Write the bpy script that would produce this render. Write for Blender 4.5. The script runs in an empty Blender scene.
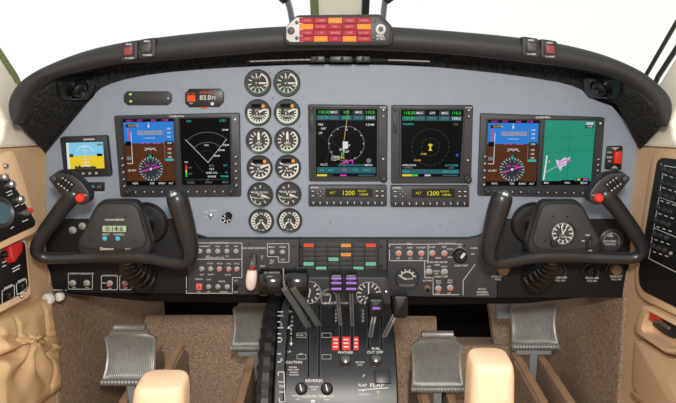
import bpy, math, random
from mathutils import Vector, noise
random.seed(7)
C = bpy.context.scene.collection
sc = bpy.context.scene
V = Vector
PI = math.pi
# ------------------------------------------------------------------ camera, sky, lamps, exposure
H = 1.0                      # eye height above the cockpit floor
PITCH = math.radians(14.0)
FPX = 620.0                  # focal length in pixels of a 676 x 403 frame
cam_d = bpy.data.cameras.new('camera'); cam = bpy.data.objects.new('camera', cam_d); C.objects.link(cam)
cam.location = (0, 0, H); cam.rotation_euler = (PI/2 - PITCH, 0, 0)
cam_d.sensor_width = 36.0; cam_d.lens = FPX/676*36.0; cam_d.clip_start = 0.02
sc.camera = cam
w = bpy.data.worlds.new('sky'); sc.world = w; w.use_nodes = True
nt = w.node_tree; bg = nt.nodes['Background']
tc = nt.nodes.new('ShaderNodeTexCoord'); sx = nt.nodes.new('ShaderNodeSeparateXYZ'); rp = nt.nodes.new('ShaderNodeValToRGB')
mp = nt.nodes.new('ShaderNodeMapRange'); mp.inputs[1].default_value = -0.5; mp.inputs[2].default_value = 0.6
nt.links.new(tc.outputs['Generated'], sx.inputs[0]); nt.links.new(sx.outputs[0], mp.inputs[0]); nt.links.new(mp.outputs[0], rp.inputs[0])
rp.color_ramp.elements[0].color = (1, 1, 1, 1); rp.color_ramp.elements[1].color = (1.0, 0.985, 0.90, 1)
rp.color_ramp.elements[0].position = 0.45
nt.links.new(rp.outputs[0], bg.inputs[0]); bg.inputs[1].default_value = 1.05
def area(name, loc, target, size, power, color=(1, 1, 1)):
    l = bpy.data.lights.new(name, 'AREA'); l.size = size; l.energy = power; l.color = color
    o = bpy.data.objects.new(name, l); C.objects.link(o); o.location = loc
    o.rotation_euler = (V(target) - V(loc)).to_track_quat('-Z', 'Y').to_euler()
    return o
area('camera_flash', (0.02, -0.03, H + 0.16), (0, 1.2, H - 0.5), 0.09, 15.5, (1.0, 0.955, 0.89))
sc.view_settings.view_transform = 'Standard'; sc.view_settings.look = 'None'
sc.view_settings.gamma = 1.0; sc.view_settings.use_curve_mapping = False
sc.view_settings.exposure = 0.0

# ------------------------------------------------------------------ materials
def lin(c):
    return tuple((x/255/12.92 if x/255 <= 0.04045 else ((x/255 + 0.055)/1.055)**2.4) for x in c)
MATS = {}
def mat(name, rgb, rough=0.5, metal=0.0, spec=0.5, var=None, bump=None, emit=0.0):
    m = bpy.data.materials.new(name); m.use_nodes = True
    n = m.node_tree.nodes; b = n['Principled BSDF']; L = m.node_tree.links
    col = lin(rgb) + (1,)
    b.inputs['Base Color'].default_value = col if not emit else (0.004, 0.004, 0.004, 1)
    b.inputs['Roughness'].default_value = rough; b.inputs['Metallic'].default_value = metal
    b.inputs['Specular IOR Level'].default_value = spec
    if emit:
        b.inputs['Emission Color'].default_value = col; b.inputs['Emission Strength'].default_value = emit
    t = None
    if var or bump:
        t = n.new('ShaderNodeTexCoord')
    if var:
        nz = n.new('ShaderNodeTexNoise'); nz.inputs['Scale'].default_value = var[0]; nz.inputs['Detail'].default_value = 5
        L.new(t.outputs['Object'], nz.inputs['Vector'])
        r = n.new('ShaderNodeValToRGB')
        r.color_ramp.elements[0].position = 0.3; r.color_ramp.elements[1].position = 0.7
        r.color_ramp.elements[0].color = tuple(max(0, x*(1 - var[1])) for x in col[:3]) + (1,)
        r.color_ramp.elements[1].color = tuple(min(1, x*(1 + var[1])) for x in col[:3]) + (1,)
        L.new(nz.outputs['Fac'], r.inputs[0]); L.new(r.outputs[0], b.inputs['Base Color'])
    if bump:
        nb = n.new('ShaderNodeTexNoise'); nb.inputs['Scale'].default_value = bump[0]; nb.inputs['Detail'].default_value = 3
        L.new(t.outputs['Object'], nb.inputs['Vector'])
        bp = n.new('ShaderNodeBump'); bp.inputs['Strength'].default_value = bump[1]; bp.inputs['Distance'].default_value = 0.002
        L.new(nb.outputs['Fac'], bp.inputs['Height']); L.new(bp.outputs[0], b.inputs['Normal'])
    MATS[name] = m
    return m
PANEL = mat('panel_grey_paint', (134, 143, 155), 0.55, spec=0.3, var=(40, 0.03), bump=(900, 0.05))
SUB = mat('charcoal_panel_paint', (58, 58, 61), 0.6, spec=0.3, var=(60, 0.05))
SUBD = mat('black_panel_paint', (23, 23, 24), 0.6, spec=0.3, var=(60, 0.08))
PAD = mat('black_padded_leather', (40, 40, 40), 0.55, spec=0.35, bump=(260, 0.25))
FOAM = mat('black_foam', (44, 44, 44), 0.95, spec=0.1, var=(140, 0.6), bump=(400, 0.8))
BEZ = mat('bezel_grey_plastic', (50, 51, 54), 0.5, spec=0.4, var=(80, 0.05))
BEZB = mat('bezel_black_plastic', (38, 39, 41), 0.5, spec=0.4)
BLACK = mat('black_plastic', (20, 20, 20), 0.4, spec=0.5)
GLOSS = mat('glossy_black_plastic', (14, 14, 15), 0.18, spec=0.6)
YOKE = mat('yoke_black_vinyl', (34, 34, 36), 0.30, spec=0.5, bump=(500, 0.08))
YOKEF = mat('yoke_face_plastic', (48, 48, 49), 0.55, spec=0.4)
QUAD = mat('quadrant_black_paint', (25, 25, 27), 0.38, spec=0.45, var=(50, 0.08))
WHITE = mat('white_print', (196, 196, 192), 0.6)
DIM = mat('grey_print', (150, 150, 148), 0.6)
RED = mat('red_plastic', (205, 45, 32), 0.4)
REDB = mat('red_paint', (200, 50, 45), 0.5)
ORANGE = mat('orange_plastic', (235, 95, 40), 0.4)
STEEL = mat('brushed_steel', (190, 190, 186), 0.35, metal=0.9)
CHROME = mat('bright_steel', (225, 225, 222), 0.22, metal=1.0)
COLLAR = mat('dark_red_collar', (126, 34, 34), 0.4)
LEVER = mat('lever_steel', (104, 108, 106), 0.4, metal=0.5)
PEDAL = mat('pedal_cast_aluminium', (150, 150, 147), 0.45, metal=0.45, var=(60, 0.12))
PARM = mat('pedal_arm_paint', (140, 146, 150), 0.5)
TAN = mat('tan_leather', (205, 172, 135), 0.6, spec=0.3, var=(14, 0.05), bump=(220, 0.12))
TANP = mat('tan_pocket_leather', (206, 172, 128), 0.6, spec=0.3, var=(20, 0.06), bump=(160, 0.15))
WKNOB = mat('white_knob', (214, 212, 208), 0.4)
TRIMT = mat('tan_edge_plastic', (176, 140, 106), 0.6, var=(20, 0.06))
PEACH = mat('pale_armrest_vinyl', (226, 194, 160), 0.55, spec=0.3, bump=(250, 0.08))
CREAM = mat('cream_window_trim', (236, 230, 214), 0.6, var=(12, 0.02))
CARPET = mat('brown_carpet', (158, 135, 115), 0.95, spec=0.05, var=(190, 0.42), bump=(420, 0.9))
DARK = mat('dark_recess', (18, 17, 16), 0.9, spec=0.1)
SEAL = mat('window_seal', (116, 124, 84), 0.6)
SEALD = mat('window_seal_dark', (38, 48, 44), 0.5)
WIPER = mat('wiper_grey_metal', (120, 122, 120), 0.5, metal=0.3)
REDK = mat('dark_red_guard', (170, 36, 34), 0.35)
KNOBW = mat('milky_acrylic', (222, 205, 196), 0.3, var=(60, 0.06))
PURPLE = mat('violet_sheen_rib', (150, 110, 200), 0.25, metal=0.3)  # purple-blue reflection on the propeller knobs, put into the colour
BROWNB = mat('bronze_knob', (120, 95, 70), 0.5)
REDT = mat('red_switch_tip', (215, 110, 95), 0.4)
BLUEB = mat('blue_button', (60, 165, 205), 0.4)
LCD = mat('lcd_pale_green', (150, 170, 140), 0.4)
LCDK = mat('lcd_digit', (30, 38, 34), 0.5)
LENS = mat('annunciator_red_lens', (146, 27, 42), 0.6, spec=0.2)
LENSD = mat('annunciator_dark_lens', (58, 58, 60), 0.4)
LENSR = mat('warning_red_lens', (120, 44, 48), 0.4)
PLATE = mat('pale_grey_plate', (168, 165, 165), 0.5)
GREENM = mat('gauge_green_arc', (70, 150, 90), 0.6)
DIAL = mat('dial_black', (56, 57, 57), 0.6, spec=0.2)
GBEZ = mat('gauge_bezel', (52, 52, 54), 0.4)
SCRB = mat('screen_black', (7, 8, 9), 0.3, spec=0.06)
def em(name, rgb, s=1.0): return mat(name, rgb, 0.4, spec=0.05, emit=s)
E_SKY = em('screen_sky_blue', (40, 122, 205)); E_GND = em('screen_brown', (80, 41, 20)); E_AMB = em('screen_amber', (205, 165, 70))
E_MAG = em('screen_magenta', (205, 60, 185)); E_WHT = em('screen_white', (215, 220, 220)); E_CYN = em('screen_cyan', (50, 170, 165))
E_TEAL = em('screen_teal', (42, 92, 100)); E_GRN = em('screen_green', (50, 205, 70)); E_GRY = em('screen_grey', (110, 116, 116))
E_DGR = em('screen_dark_grey', (45, 47, 50)); E_MAP = em('screen_map_green', (34, 138, 112)); E_MAPL = em('screen_map_line', (24, 112, 92))
E_LIL = em('screen_lilac', (200, 190, 215)); E_RED = em('screen_red', (215, 50, 50)); E_YEL = em('screen_yellow', (225, 200, 60))
E_STB = em('standby_sky', (126, 196, 226)); E_STG = em('standby_ground', (226, 196, 44)); E_XP = em('transponder_amber', (215, 200, 40))
E_XPB = mat('transponder_window', (26, 28, 16), 0.35, spec=0.3); E_ORL = em('lamp_orange', (255, 150, 60)); E_ORR = em('lamp_red_orange', (240, 90, 45))
E_GRL = em('lamp_green', (130, 205, 165)); E_LED = em('led_green', (190, 235, 80)); E_AML = em('lamp_amber_legend', (245, 165, 70)); E_BLU = em('button_blue_light', (40, 80, 190))
def glass():
    m = bpy.data.materials.new('window_glass'); m.use_nodes = True
    n = m.node_tree.nodes; L = m.node_tree.links; n.clear()
    o = n.new('ShaderNodeOutputMaterial'); mx = n.new('ShaderNodeMixShader'); t = n.new('ShaderNodeBsdfTransparent'); g = n.new('ShaderNodeBsdfGlossy')
    f = n.new('ShaderNodeFresnel'); f.inputs[0].default_value = 1.2; g.inputs['Roughness'].default_value = 0.02
    L.new(f.outputs[0], mx.inputs[0]); L.new(t.outputs[0], mx.inputs[1]); L.new(g.outputs[0], mx.inputs[2]); L.new(mx.outputs[0], o.inputs[0])
    return m
GLASS = glass()

# ------------------------------------------------------------------ measuring: where a sight line meets a real surface of the cockpit
CAMP = V((0, 0, H)); FW = V((0, math.cos(PITCH), -math.sin(PITCH))); UP = V((0, math.sin(PITCH), math.cos(PITCH))); RT = V((1, 0, 0))
def ray(u, v): return FW + RT*((u - 338)/FPX) + UP*((201.5 - v)/FPX)
class PlaneY:                       # upright surface facing the seats
    def __init__(s, y): s.y = y; s.ux = V((1, 0, 0)); s.uy = V((0, 0, 1))
    def n(s, u, v): return V((0, -1, 0))
    def at(s, u, v): r = ray(u, v); return CAMP + r*(s.y/r.y)
    def P(s, u, v, d=0): return s.at(u, v) + s.n(u, v)*d
    def mpp(s, u, v): return s.y/ray(u, v).y/FPX
class PlaneX(PlaneY):               # side wall
    def __init__(s, x): s.x = x; s.sg = -1 if x > 0 else 1; s.ux = V((0, s.sg, 0)); s.uy = V((0, 0, 1))
    def n(s, u, v): return V((s.sg, 0, 0))
    def at(s, u, v): r = ray(u, v); return CAMP + r*(s.x/r.x)
    def mpp(s, u, v): return s.x/ray(u, v).x/FPX
class PlaneN(PlaneY):               # slanted surface through a point
    def __init__(s, p, n): s.p = V(p); s.nn = V(n).normalized(); s.ux = V((1, 0, 0))
    def n(s, u, v): return s.nn
    def at(s, u, v): r = ray(u, v); return CAMP + r*((s.p - CAMP).dot(s.nn)/r.dot(s.nn))
    def mpp(s, u, v): return (s.at(u, v) - CAMP).dot(FW)/FPX
DY, DZ, DR = 1.17, H - 0.73, 0.22   # drum of the quadrant: axis along x
class Drum(PlaneY):
    def __init__(s, r=DR): s.r = r; s.ux = V((1, 0, 0))
    def at(s, u, v):
        r = ray(u, v); a = r.y**2 + r.z**2; oy, oz = -DY, H - DZ
        b = 2*(oy*r.y + oz*r.z); c = oy*oy + oz*oz - s.r**2; D = max(0, b*b - 4*a*c)
        return CAMP + r*((-b - math.sqrt(D))/(2*a))
    def n(s, u, v): p = s.at(u, v); return V((0, p.y - DY, p.z - DZ)).normalized()
    def mpp(s, u, v): return (s.at(u, v) - CAMP).dot(FW)/FPX
PY = PlaneY(1.25)    # grey main panel
SY = PlaneY(1.235)   # charcoal lower panels
WL, WR = PlaneX(-0.60), PlaneX(0.60)
DRUM = Drum()

# ------------------------------------------------------------------ mesh builder
def catmull(pts, k):
    out = []; n = len(pts)
    for i in range(n - 1):
        p0, p1, p2, p3 = pts[max(0, i - 1)], pts[i], pts[i + 1], pts[min(n - 1, i + 2)]
        for j in range(k):
            t = j/k
            out.append(tuple(0.5*(2*b + (c - a)*t + (2*a - 5*b + 4*c - d)*t*t + (3*b - a - 3*c + d)*t**3) for a, b, c, d in zip(p0, p1, p2, p3)))
    out.append(tuple(pts[-1])); return out
def inset(pts, e):
    n = len(pts); A = sum(pts[i][0]*pts[(i + 1) % n][1] - pts[(i + 1) % n][0]*pts[i][1] for i in range(n)); sg = 1 if A > 0 else -1
    out = []
    for i in range(n):
        p, q, r = V(pts[i - 1]), V(pts[i]), V(pts[(i + 1) % n])
        a = (q - p).normalized(); b = (r - q).normalized()
        na, nb = V((-a.y, a.x))*sg, V((-b.y, b.x))*sg
        m = na + nb; L = m.length
        m = m/L if L > 1e-6 else na
        out.append(tuple(q + m*(e/max(0.4, m.dot(na)))))
    return out
def rrect(x0, y0, x1, y1, r, k=3):
    out = []
    for cx, cy, a0 in ((x1 - r, y1 - r, 0), (x0 + r, y1 - r, 90), (x0 + r, y0 + r, 180), (x1 - r, y0 + r, 270)):
        for j in range(k + 1):
            a = math.radians(a0 + 90*j/k); out.append((cx + r*math.cos(a), cy + r*math.sin(a)))
    return out
def rpoly(pts, r, k=3):             # rounds the corners of an outline
    out = []; n = len(pts)
    for i in range(n):
        p, q, s = V(pts[i - 1]), V(pts[i]), V(pts[(i + 1) % n])
        a = (p - q); b = (s - q); ra = min(r, a.length*0.45); rb = min(r, b.length*0.45)
        A = q + a.normalized()*ra; B = q + b.normalized()*rb
        for j in range(k + 1):
            t = j/k; out.append(tuple(A*(1 - t)**2 + q*2*t*(1 - t) + B*t*t))
    return out
WLOC = {}
GLY = {}
def glyphs(s, bold=False):
    if s in GLY: return GLY[s]
    cu = bpy.data.curves.new('t', 'FONT'); cu.body = s; cu.size = 1.0; cu.align_x = 'CENTER'; cu.align_y = 'CENTER'; cu.resolution_u = 2
    cu.offset = 0.012
    o = bpy.data.objects.new('t', cu); C.objects.link(o); dg = bpy.context.evaluated_depsgraph_get(); dg.update()
    me = o.evaluated_get(dg).to_mesh()
    r = ([(v.co.x, v.co.y) for v in me.vertices], [tuple(p.vertices) for p in me.polygons])
    o.evaluated_get(dg).to_mesh_clear(); bpy.data.objects.remove(o); bpy.data.curves.remove(cu)
    GLY[s] = r; return r
class MB:
    def __init__(s): s.v = []; s.f = []; s.mi = []; s.ms = []
    def add(s, vs, fs, m):
        if m not in s.ms: s.ms.append(m)
        k = s.ms.index(m); b = len(s.v); s.v.extend(V(x) for x in vs)
        for f in fs: s.f.append(tuple(b + i for i in f)); s.mi.append(k)
        return s
    def poly(s, S, pts, d, m): return s.add([S.P(u, v, d) for u, v in pts], [tuple(range(len(pts)))], m)
    def rect(s, S, u0, v0, u1, v1, d, m): return s.poly(S, [(u0, v1), (u1, v1), (u1, v0), (u0, v0)], d, m)
    def prism(s, S, pts, d0, d1, m, bev=0.0, bpx=None):
        """outline in measured coordinates on S, from depth d0 to d1, with a bevelled front edge"""
        n = len(pts); A = sum(pts[i][0]*pts[(i + 1) % n][1] - pts[(i + 1) % n][0]*pts[i][1] for i in range(n))
        if A > 0: pts = pts[::-1]
        rings = [(pts, d0)]
        if bev:
            e = bpx if bpx is not None else bev/S.mpp(*pts[0])
            rings += [(pts, d1 - bev), (inset(pts, e*0.3), d1 - bev*0.3), (inset(pts, e), d1)]
        else: rings.append((pts, d1))
        vs = []; fs = []
        for q, d in rings: vs += [S.P(u, v, d) for u, v in q]
        for k in range(len(rings) - 1):
            for i in range(n): j = (i + 1) % n; fs.append((k*n + i, k*n + j, (k + 1)*n + j, (k + 1)*n + i))
        fs.append(tuple(range((len(rings) - 1)*n, len(rings)*n))); fs.append(tuple(range(n))[::-1])
        return s.add(vs, fs, m)
    def box(s, S, u0, v0, u1, v1, d0, d1, m, bev=0.0): return s.prism(S, [(u0, v0), (u1, v0), (u1, v1), (u0, v1)], d0, d1, m, bev)
    def frame(s, S, outer, inner, d0, d1, m, bev=0.001):
        n = len(outer); vs = []; fs = []
        for q, d in ((outer, d0), (outer, d1 - bev), (inset(outer, bev/S.mpp(*outer[0])), d1), (inner, d1), (inner, d0)): vs += [S.P(u, v, d) for u, v in q]
        for k in range(4):
            for i in range(n): j = (i + 1) % n; fs.append((k*n + i, k*n + j, (k + 1)*n + j, (k + 1)*n + i))
        return s.add(vs, fs, m)
    def lathe(s, S, u, v, prof, m, n=24, axis=None):
        o = S.at(u, v); N = S.n(u, v) if axis is None else V(axis).normalized()
        return s.lathe3(o, N, prof, m, n)
    def lathe3(s, o, N, prof, m, n=24):
        o = V(o); N = V(N).normalized(); a = N.orthogonal().normalized(); b = N.cross(a); vs = []; fs = []
        for r, d in prof:
            for i in range(n): t = 2*PI*i/n; vs.append(o + N*d + (a*math.cos(t) + b*math.sin(t))*r)
        for k in range(len(prof) - 1):
            for i in range(n): j = (i + 1) % n; fs.append((k*n + i, k*n + j, (k + 1)*n + j, (k + 1)*n + i))
        fs.append(tuple(range((len(prof) - 1)*n, len(prof)*n))); fs.append(tuple(range(n))[::-1])
        return s.add(vs, fs, m)
    def tube(s, pts, rad, m, n=14, flat=None):
        """swept round or oval bar through 3-D points; rad one value or one per point; flat = (axis, factor)"""
        pts = [V(p) for p in pts]; N = len(pts); vs = []; fs = []; prev = None
        if not isinstance(rad, (list, tuple)): rad = [rad]*N
        for i, p in enumerate(pts):
            t = (pts[min(N - 1, i + 1)] - pts[max(0, i - 1)]).normalized()
            a = (prev - t*prev.dot(t)).normalized() if prev is not None else (t.orthogonal().normalized() if flat is None else (V(flat[0]) - t*V(flat[0]).dot(t)).normalized())
            prev = a; b = t.cross(a)
            for k in range(n):
                g = 2*PI*k/n; vs.append(p + a*math.cos(g)*rad[i]*(flat[1] if flat else 1) + b*math.sin(g)*rad[i])
        for i in range(N - 1):
            for k in range(n): j = (k + 1) % n; fs.append((i*n + k, i*n + j, (i + 1)*n + j, (i + 1)*n + k))
        fs.append(tuple(range(n))[::-1]); fs.append(tuple(range((N - 1)*n, N*n)))
        return s.add(vs, fs, m)
    def bar(s, a, b, w, h, m, side=(1, 0, 0)):
        a, b = V(a), V(b); t = (b - a).normalized(); x = (V(side) - t*V(side).dot(t)).normalized(); y = t.cross(x)
        vs = [p + x*w/2*i + y*h/2*j for p in (a, b) for i, j in ((-1, -1), (1, -1), (1, 1), (-1, 1))]
        return s.add(vs, [(0, 3, 2, 1), (4, 5, 6, 7), (0, 1, 5, 4), (1, 2, 6, 5), (2, 3, 7, 6), (3, 0, 4, 7)], m)
    def cube(s, lo, hi, m):
        x0, y0, z0 = lo; x1, y1, z1 = hi
        return s.add([(x0, y0, z0), (x1, y0, z0), (x1, y1, z0), (x0, y1, z0), (x0, y0, z1), (x1, y0, z1), (x1, y1, z1), (x0, y1, z1)],
                     [(0, 3, 2, 1), (4, 5, 6, 7), (0, 1, 5, 4), (1, 2, 6, 5), (2, 3, 7, 6), (3, 0, 4, 7)], m)
    def line(s, S, p, q, w, d, m):
        a, b = V(p), V(q); t = (b - a)
        if t.length < 1e-6: return s
        t.normalize(); nn = V((-t.y, t.x))*w/2
        return s.poly(S, [tuple(a - nn), tuple(b - nn), tuple(b + nn), tuple(a + nn)], d, m)
    def lines(s, S, pts, w, d, m, close=False):
        for i in range(len(pts) - (0 if close else 1)): s.line(S, pts[i], pts[(i + 1) % len(pts)], w, d, m)
        return s
    def arc(s, S, cu, cv, r, a0, a1, w, d, m, n=24):
        """band of a circle; angles in degrees, 0 = three o'clock, growing clockwise as seen"""
        vs = []; fs = []
        for i in range(n + 1):
            a = math.radians(a0 + (a1 - a0)*i/n)
            for q in (r - w/2, r + w/2): vs.append(S.P(cu + q*math.cos(a), cv + q*math.sin(a), d))
        for i in range(n): fs.append((2*i, 2*i + 1, 2*i + 3, 2*i + 2))
        return s.add(vs, fs, m)
    def ticks(s, S, cu, cv, r0, r1, a0, a1, n, w, d, m):
        for i in range(n):
            a = math.radians(a0 + (a1 - a0)*i/max(1, n - 1)); c, t = math.cos(a), math.sin(a)
            s.line(S, (cu + r0*c, cv + r0*t), (cu + r1*c, cv + r1*t), w, d, m)
        return s
    def disc(s, S, cu, cv, r, d, m, n=20): return s.poly(S, [(cu + r*math.cos(2*PI*i/n), cv - r*math.sin(2*PI*i/n)) for i in range(n)], d, m)
    def text(s, S, t, u, v, size, d, m, sx=1.0, rot=0.0):
        gv, gf = glyphs(t); c, q = math.cos(math.radians(rot)), math.sin(math.radians(rot)); vs = []
        for x, y in gv:
            x, y = x*size*sx, -y*size
            vs.append(S.P(u + x*c - y*q, v + x*q + y*c, d))
        return s.add(vs, gf, m)
    def clusters(s, cell=0.03):
        cells = {}
        for i, f in enumerate(s.f):
            c = sum((s.v[k] for k in f), V())/len(f); cells.setdefault(tuple(round(x/cell) for x in c), []).append(i)
        out = []; left = set(cells)
        while left:
            st = [left.pop()]; got = []
            while st:
                c = st.pop(); got += cells[c]
                for dx in (-1, 0, 1):
                    for dy in (-1, 0, 1):
                        for dz in (-1, 0, 1):
                            q = (c[0] + dx, c[1] + dy, c[2] + dz)
                            if q in left: left.discard(q); st.append(q)
            out.append(got)
        return out
    def build(s, name, parent=None, bevel=0.0, smooth=35, seg=2, subsurf=0):
        if name == 'lettering':
            cl = s.clusters()
            if len(cl) > 1:
                for g in cl:
                    n = MB(); mp_ = {}; n.ms = list(s.ms)
                    for i in g:
                        for k in s.f[i]:
                            if k not in mp_: mp_[k] = len(n.v); n.v.append(s.v[k])
                        n.f.append(tuple(mp_[k] for k in s.f[i])); n.mi.append(s.mi[i])
                    o = n.build_one(name, parent, bevel, smooth, seg, subsurf)
                return o
        return s.build_one(name, parent, bevel, smooth, seg, subsurf)
    def build_one(s, name, parent=None, bevel=0.0, smooth=35, seg=2, subsurf=0):
        me = bpy.data.meshes.new(name); o = bpy.data.objects.new(name, me); C.objects.link(o)
        if parent is not None: base = WLOC[parent.name]; o.parent = parent
        else: base = V((0, 0, 0))
        WLOC[o.name] = base
        me.from_pydata([tuple(v - base) for v in s.v], [], s.f)
        for m in s.ms: me.materials.append(m)
        me.polygons.foreach_set('material_index', s.mi); me.update()
        if smooth:
            me.polygons.foreach_set('use_smooth', [True]*len(me.polygons))
            me.set_sharp_from_angle(angle=math.radians(smooth))
        if bevel:
            b = o.modifiers.new('edge', 'BEVEL'); b.width = bevel; b.segments = seg; b.limit_method = 'ANGLE'; b.angle_limit = math.radians(40)
        if subsurf:
            b = o.modifiers.new('soft', 'SUBSURF'); b.levels = subsurf; b.render_levels = subsurf
        return o
def thing(name, label, cat, loc, group=None):
    o = bpy.data.objects.new(name, None); C.objects.link(o); o.location = loc; o.empty_display_size = 0.02; WLOC[o.name] = V(loc)
    o['label'] = label; o['category'] = cat
    if group: o['group'] = group
    return o
def tag(o, label, cat, group=None):
    o['label'] = label; o['category'] = cat
    if group: o['group'] = group
    return o
def structure(o): o['kind'] = 'structure'; return o
def stuff(o): o['kind'] = 'stuff'; return o
def dup(root, loc, label, group=None):
    r = root.copy(); C.objects.link(r); r.location = loc; r['label'] = label; WLOC[r.name] = V(loc)
    if group: r['group'] = group
    for ch in list(root.children):
        c = ch.copy(); C.objects.link(c); c.parent = r
        for g in ch.children: d = g.copy(); C.objects.link(d); d.parent = c
    return r
def pl(S, u, v, d=0): return S.P(u, v, d)

# ------------------------------------------------------------------ the setting
b = MB(); b.cube((-0.66, -0.5, -0.03), (0.66, 2.1, 0.0), CARPET); structure(b.build('floor', smooth=0))
# carpeted toe boards and dark bulkhead in front of the pedals
b = MB()
def slab(x0, x1, prof, th, m):
    vs = []; n = len(prof)
    for x in (x0, x1):
        for y, z in prof: vs.append((x, y, z))
        for y, z in prof[::-1]: vs.append((x, y + th, z - th*0.3))
    N = 2*n; fs = [tuple(range(N)), tuple(range(N, 2*N))[::-1]]
    for i in range(N): j = (i + 1) % N; fs.append((i, i + N, j + N, j))
    b.add(vs, fs, m)
slab(-0.605, -0.14, [(1.50, 0.0), (1.66, 0.05), (1.80, 0.180)], 0.03, CARPET)
slab(0.49, 0.605, [(1.55, 0.0), (1.75, 0.07), (1.98, 0.30), (1.98, 0.42)], 0.03, CARPET)
slab(0.10, 0.285, [(1.45, 0.0), (1.58, 0.06), (1.66, 0.24)], 0.03, CARPET)
slab(0.285, 0.489, [(1.45, 0.0), (1.55, 0.04), (1.62, 0.170)], 0.03, CARPET)
b.cube((-0.66, 2.02, 0), (0.66, 2.06, 0.92), DARK)
structure(b.build('wall_front', smooth=0))
for sg, nm, S in ((-1, 'left', WL), (1, 'right', WR)):
    b = MB()
    # tan lower lining up to the knee line, carpet ahead of it
    def yz(pts, x0, x1, m):
        vs = [(sg*x, y, z) for x in (x0, x1) for y, z in pts]; n = len(pts)
        fs = [tuple(range(n)), tuple(range(n, 2*n))[::-1]] + [(i, i + n, (i + 1) % n + n, (i + 1) % n) for i in range(n)]
        b.add(vs, fs, m)
    yz([(-0.5, 0.0), (1.17, 0.0), (1.225, 0.48), (1.24, 0.60), (1.34, 0.74), (1.34, 0.792), (1.10, 0.822), (-0.5, 0.86)], 0.61, 0.66, TAN)
    yz([(1.171, 0.0), (2.02, 0.0), (2.02, 0.60), (1.241, 0.60), (1.226, 0.48)], 0.607, 0.66, CARPET)
    # cream pillar between windscreen and side window
    yz([(1.34, 0.793), (1.34, 0.86), (1.205, 0.935), (1.149, 0.994), (0.70, 1.47), (0.60, 1.47), (1.06, 0.98), (1.12, 0.915), (1.148, 0.868), (1.13, 0.838), (1.10, 0.823)], 0.615, 0.66, CREAM)
    yz([(1.10, 0.8235), (1.13, 0.838), (1.02, 0.845), (-0.5, 0.88), (-0.5, 0.861)], 0.615, 0.66, CREAM)
    structure(b.build('wall_' + nm, smooth=0, bevel=0.006))
    # side window and windscreen panes with their seals
    b = MB()
    yz([(1.146, 0.868), (1.12, 0.914), (1.06, 0.979), (0.60, 1.465), (-0.5, 1.465), (-0.5, 0.885), (1.02, 0.85), (1.13, 0.842)], 0.640, 0.645, GLASS)
    structure(b.build('window_1' if sg < 0 else 'window_2', smooth=0))
    b = MB()
    p = [V((sg*0.63, 1.215, 0.945)), V((sg*0.05, 1.50, 1.0)), V((sg*0.05, 0.98, 1.55)), V((sg*0.63, 0.705, 1.475))]
    off = V((0, 0.004, 0.004))
    b.add(p + [q + off for q in p], [(0, 1, 2, 3), (7, 6, 5, 4), (0, 4, 5, 1), (1, 5, 6, 2), (2, 6, 7, 3), (3, 7, 4, 0)], GLASS)
    structure(b.build('window_3' if sg < 0 else 'window_4', smooth=0))
    b = MB()
    if sg < 0: b.tube([(-0.617, 1.232, 0.905), (-0.617, 1.208, 0.945), (-0.617, 1.150, 1.002), (-0.617, 0.70, 1.48)], 0.006, SEAL, 8)
    else:
        b.tube([(0.612, 1.232, 0.905), (0.612, 1.208, 0.945), (0.612, 1.150, 1.002), (0.612, 0.70, 1.48)], 0.005, SEALD, 8)
        b.tube([(0.592, 1.245, 0.90), (0.592, 1.222, 0.94), (0.592, 1.165, 1.002), (0.592, 0.72, 1.48)], 0.004, SEALD, 8)
    structure(b.build('trim_1' if sg < 0 else 'trim_2'))
# centre post of the windscreen with its dark edges
b = MB()
b.bar((0.004, 1.56, 0.95), (0.004, 0.98, 1.55), 0.10, 0.03, CREAM)
structure(b.build('trim_3', bevel=0.004))
for i, (x, m, wd) in enumerate(((-0.051, SEAL, 0.018), (0.060, SEALD, 0.016))):
    b = MB(); b.bar((x, 1.55, 0.953), (x, 0.97, 1.553), wd, 0.036, m); structure(b.build('trim_%d' % (4 + i), bevel=0.002))
# wipers outside the windscreen
for u0, u1, lab in ((291, 285, 'grey wiper arm outside windscreen, on the side of the yoke with a digital clock'),
                    (383, 385, 'grey wiper arm outside windscreen, on the side of the yoke with a dial clock')):
    S = PlaneY(1.62)
    o = thing('windscreen_wiper', lab, 'wiper', pl(S, u0, 30), 'windscreen wipers')
    b = MB(); b.tube([pl(S, u0 + (u0 - u1)*0.6, 34), pl(S, u0, 10, 0.03), pl(S, u1, -14, 0.07)], 0.0075, WIPER, 10); b.build('arm', o)
    b = MB(); q = pl(S, (u0 + u1)/2 - 3*(1 if u0 > u1 else -1), -2, 0.05); b.tube([q + V((-0.012, 0, 0.004)), q + V((0, 0, -0.008)), q + V((0.012, 0, 0.002))], 0.010, BLACK, 10); b.build('clip', o)

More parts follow.
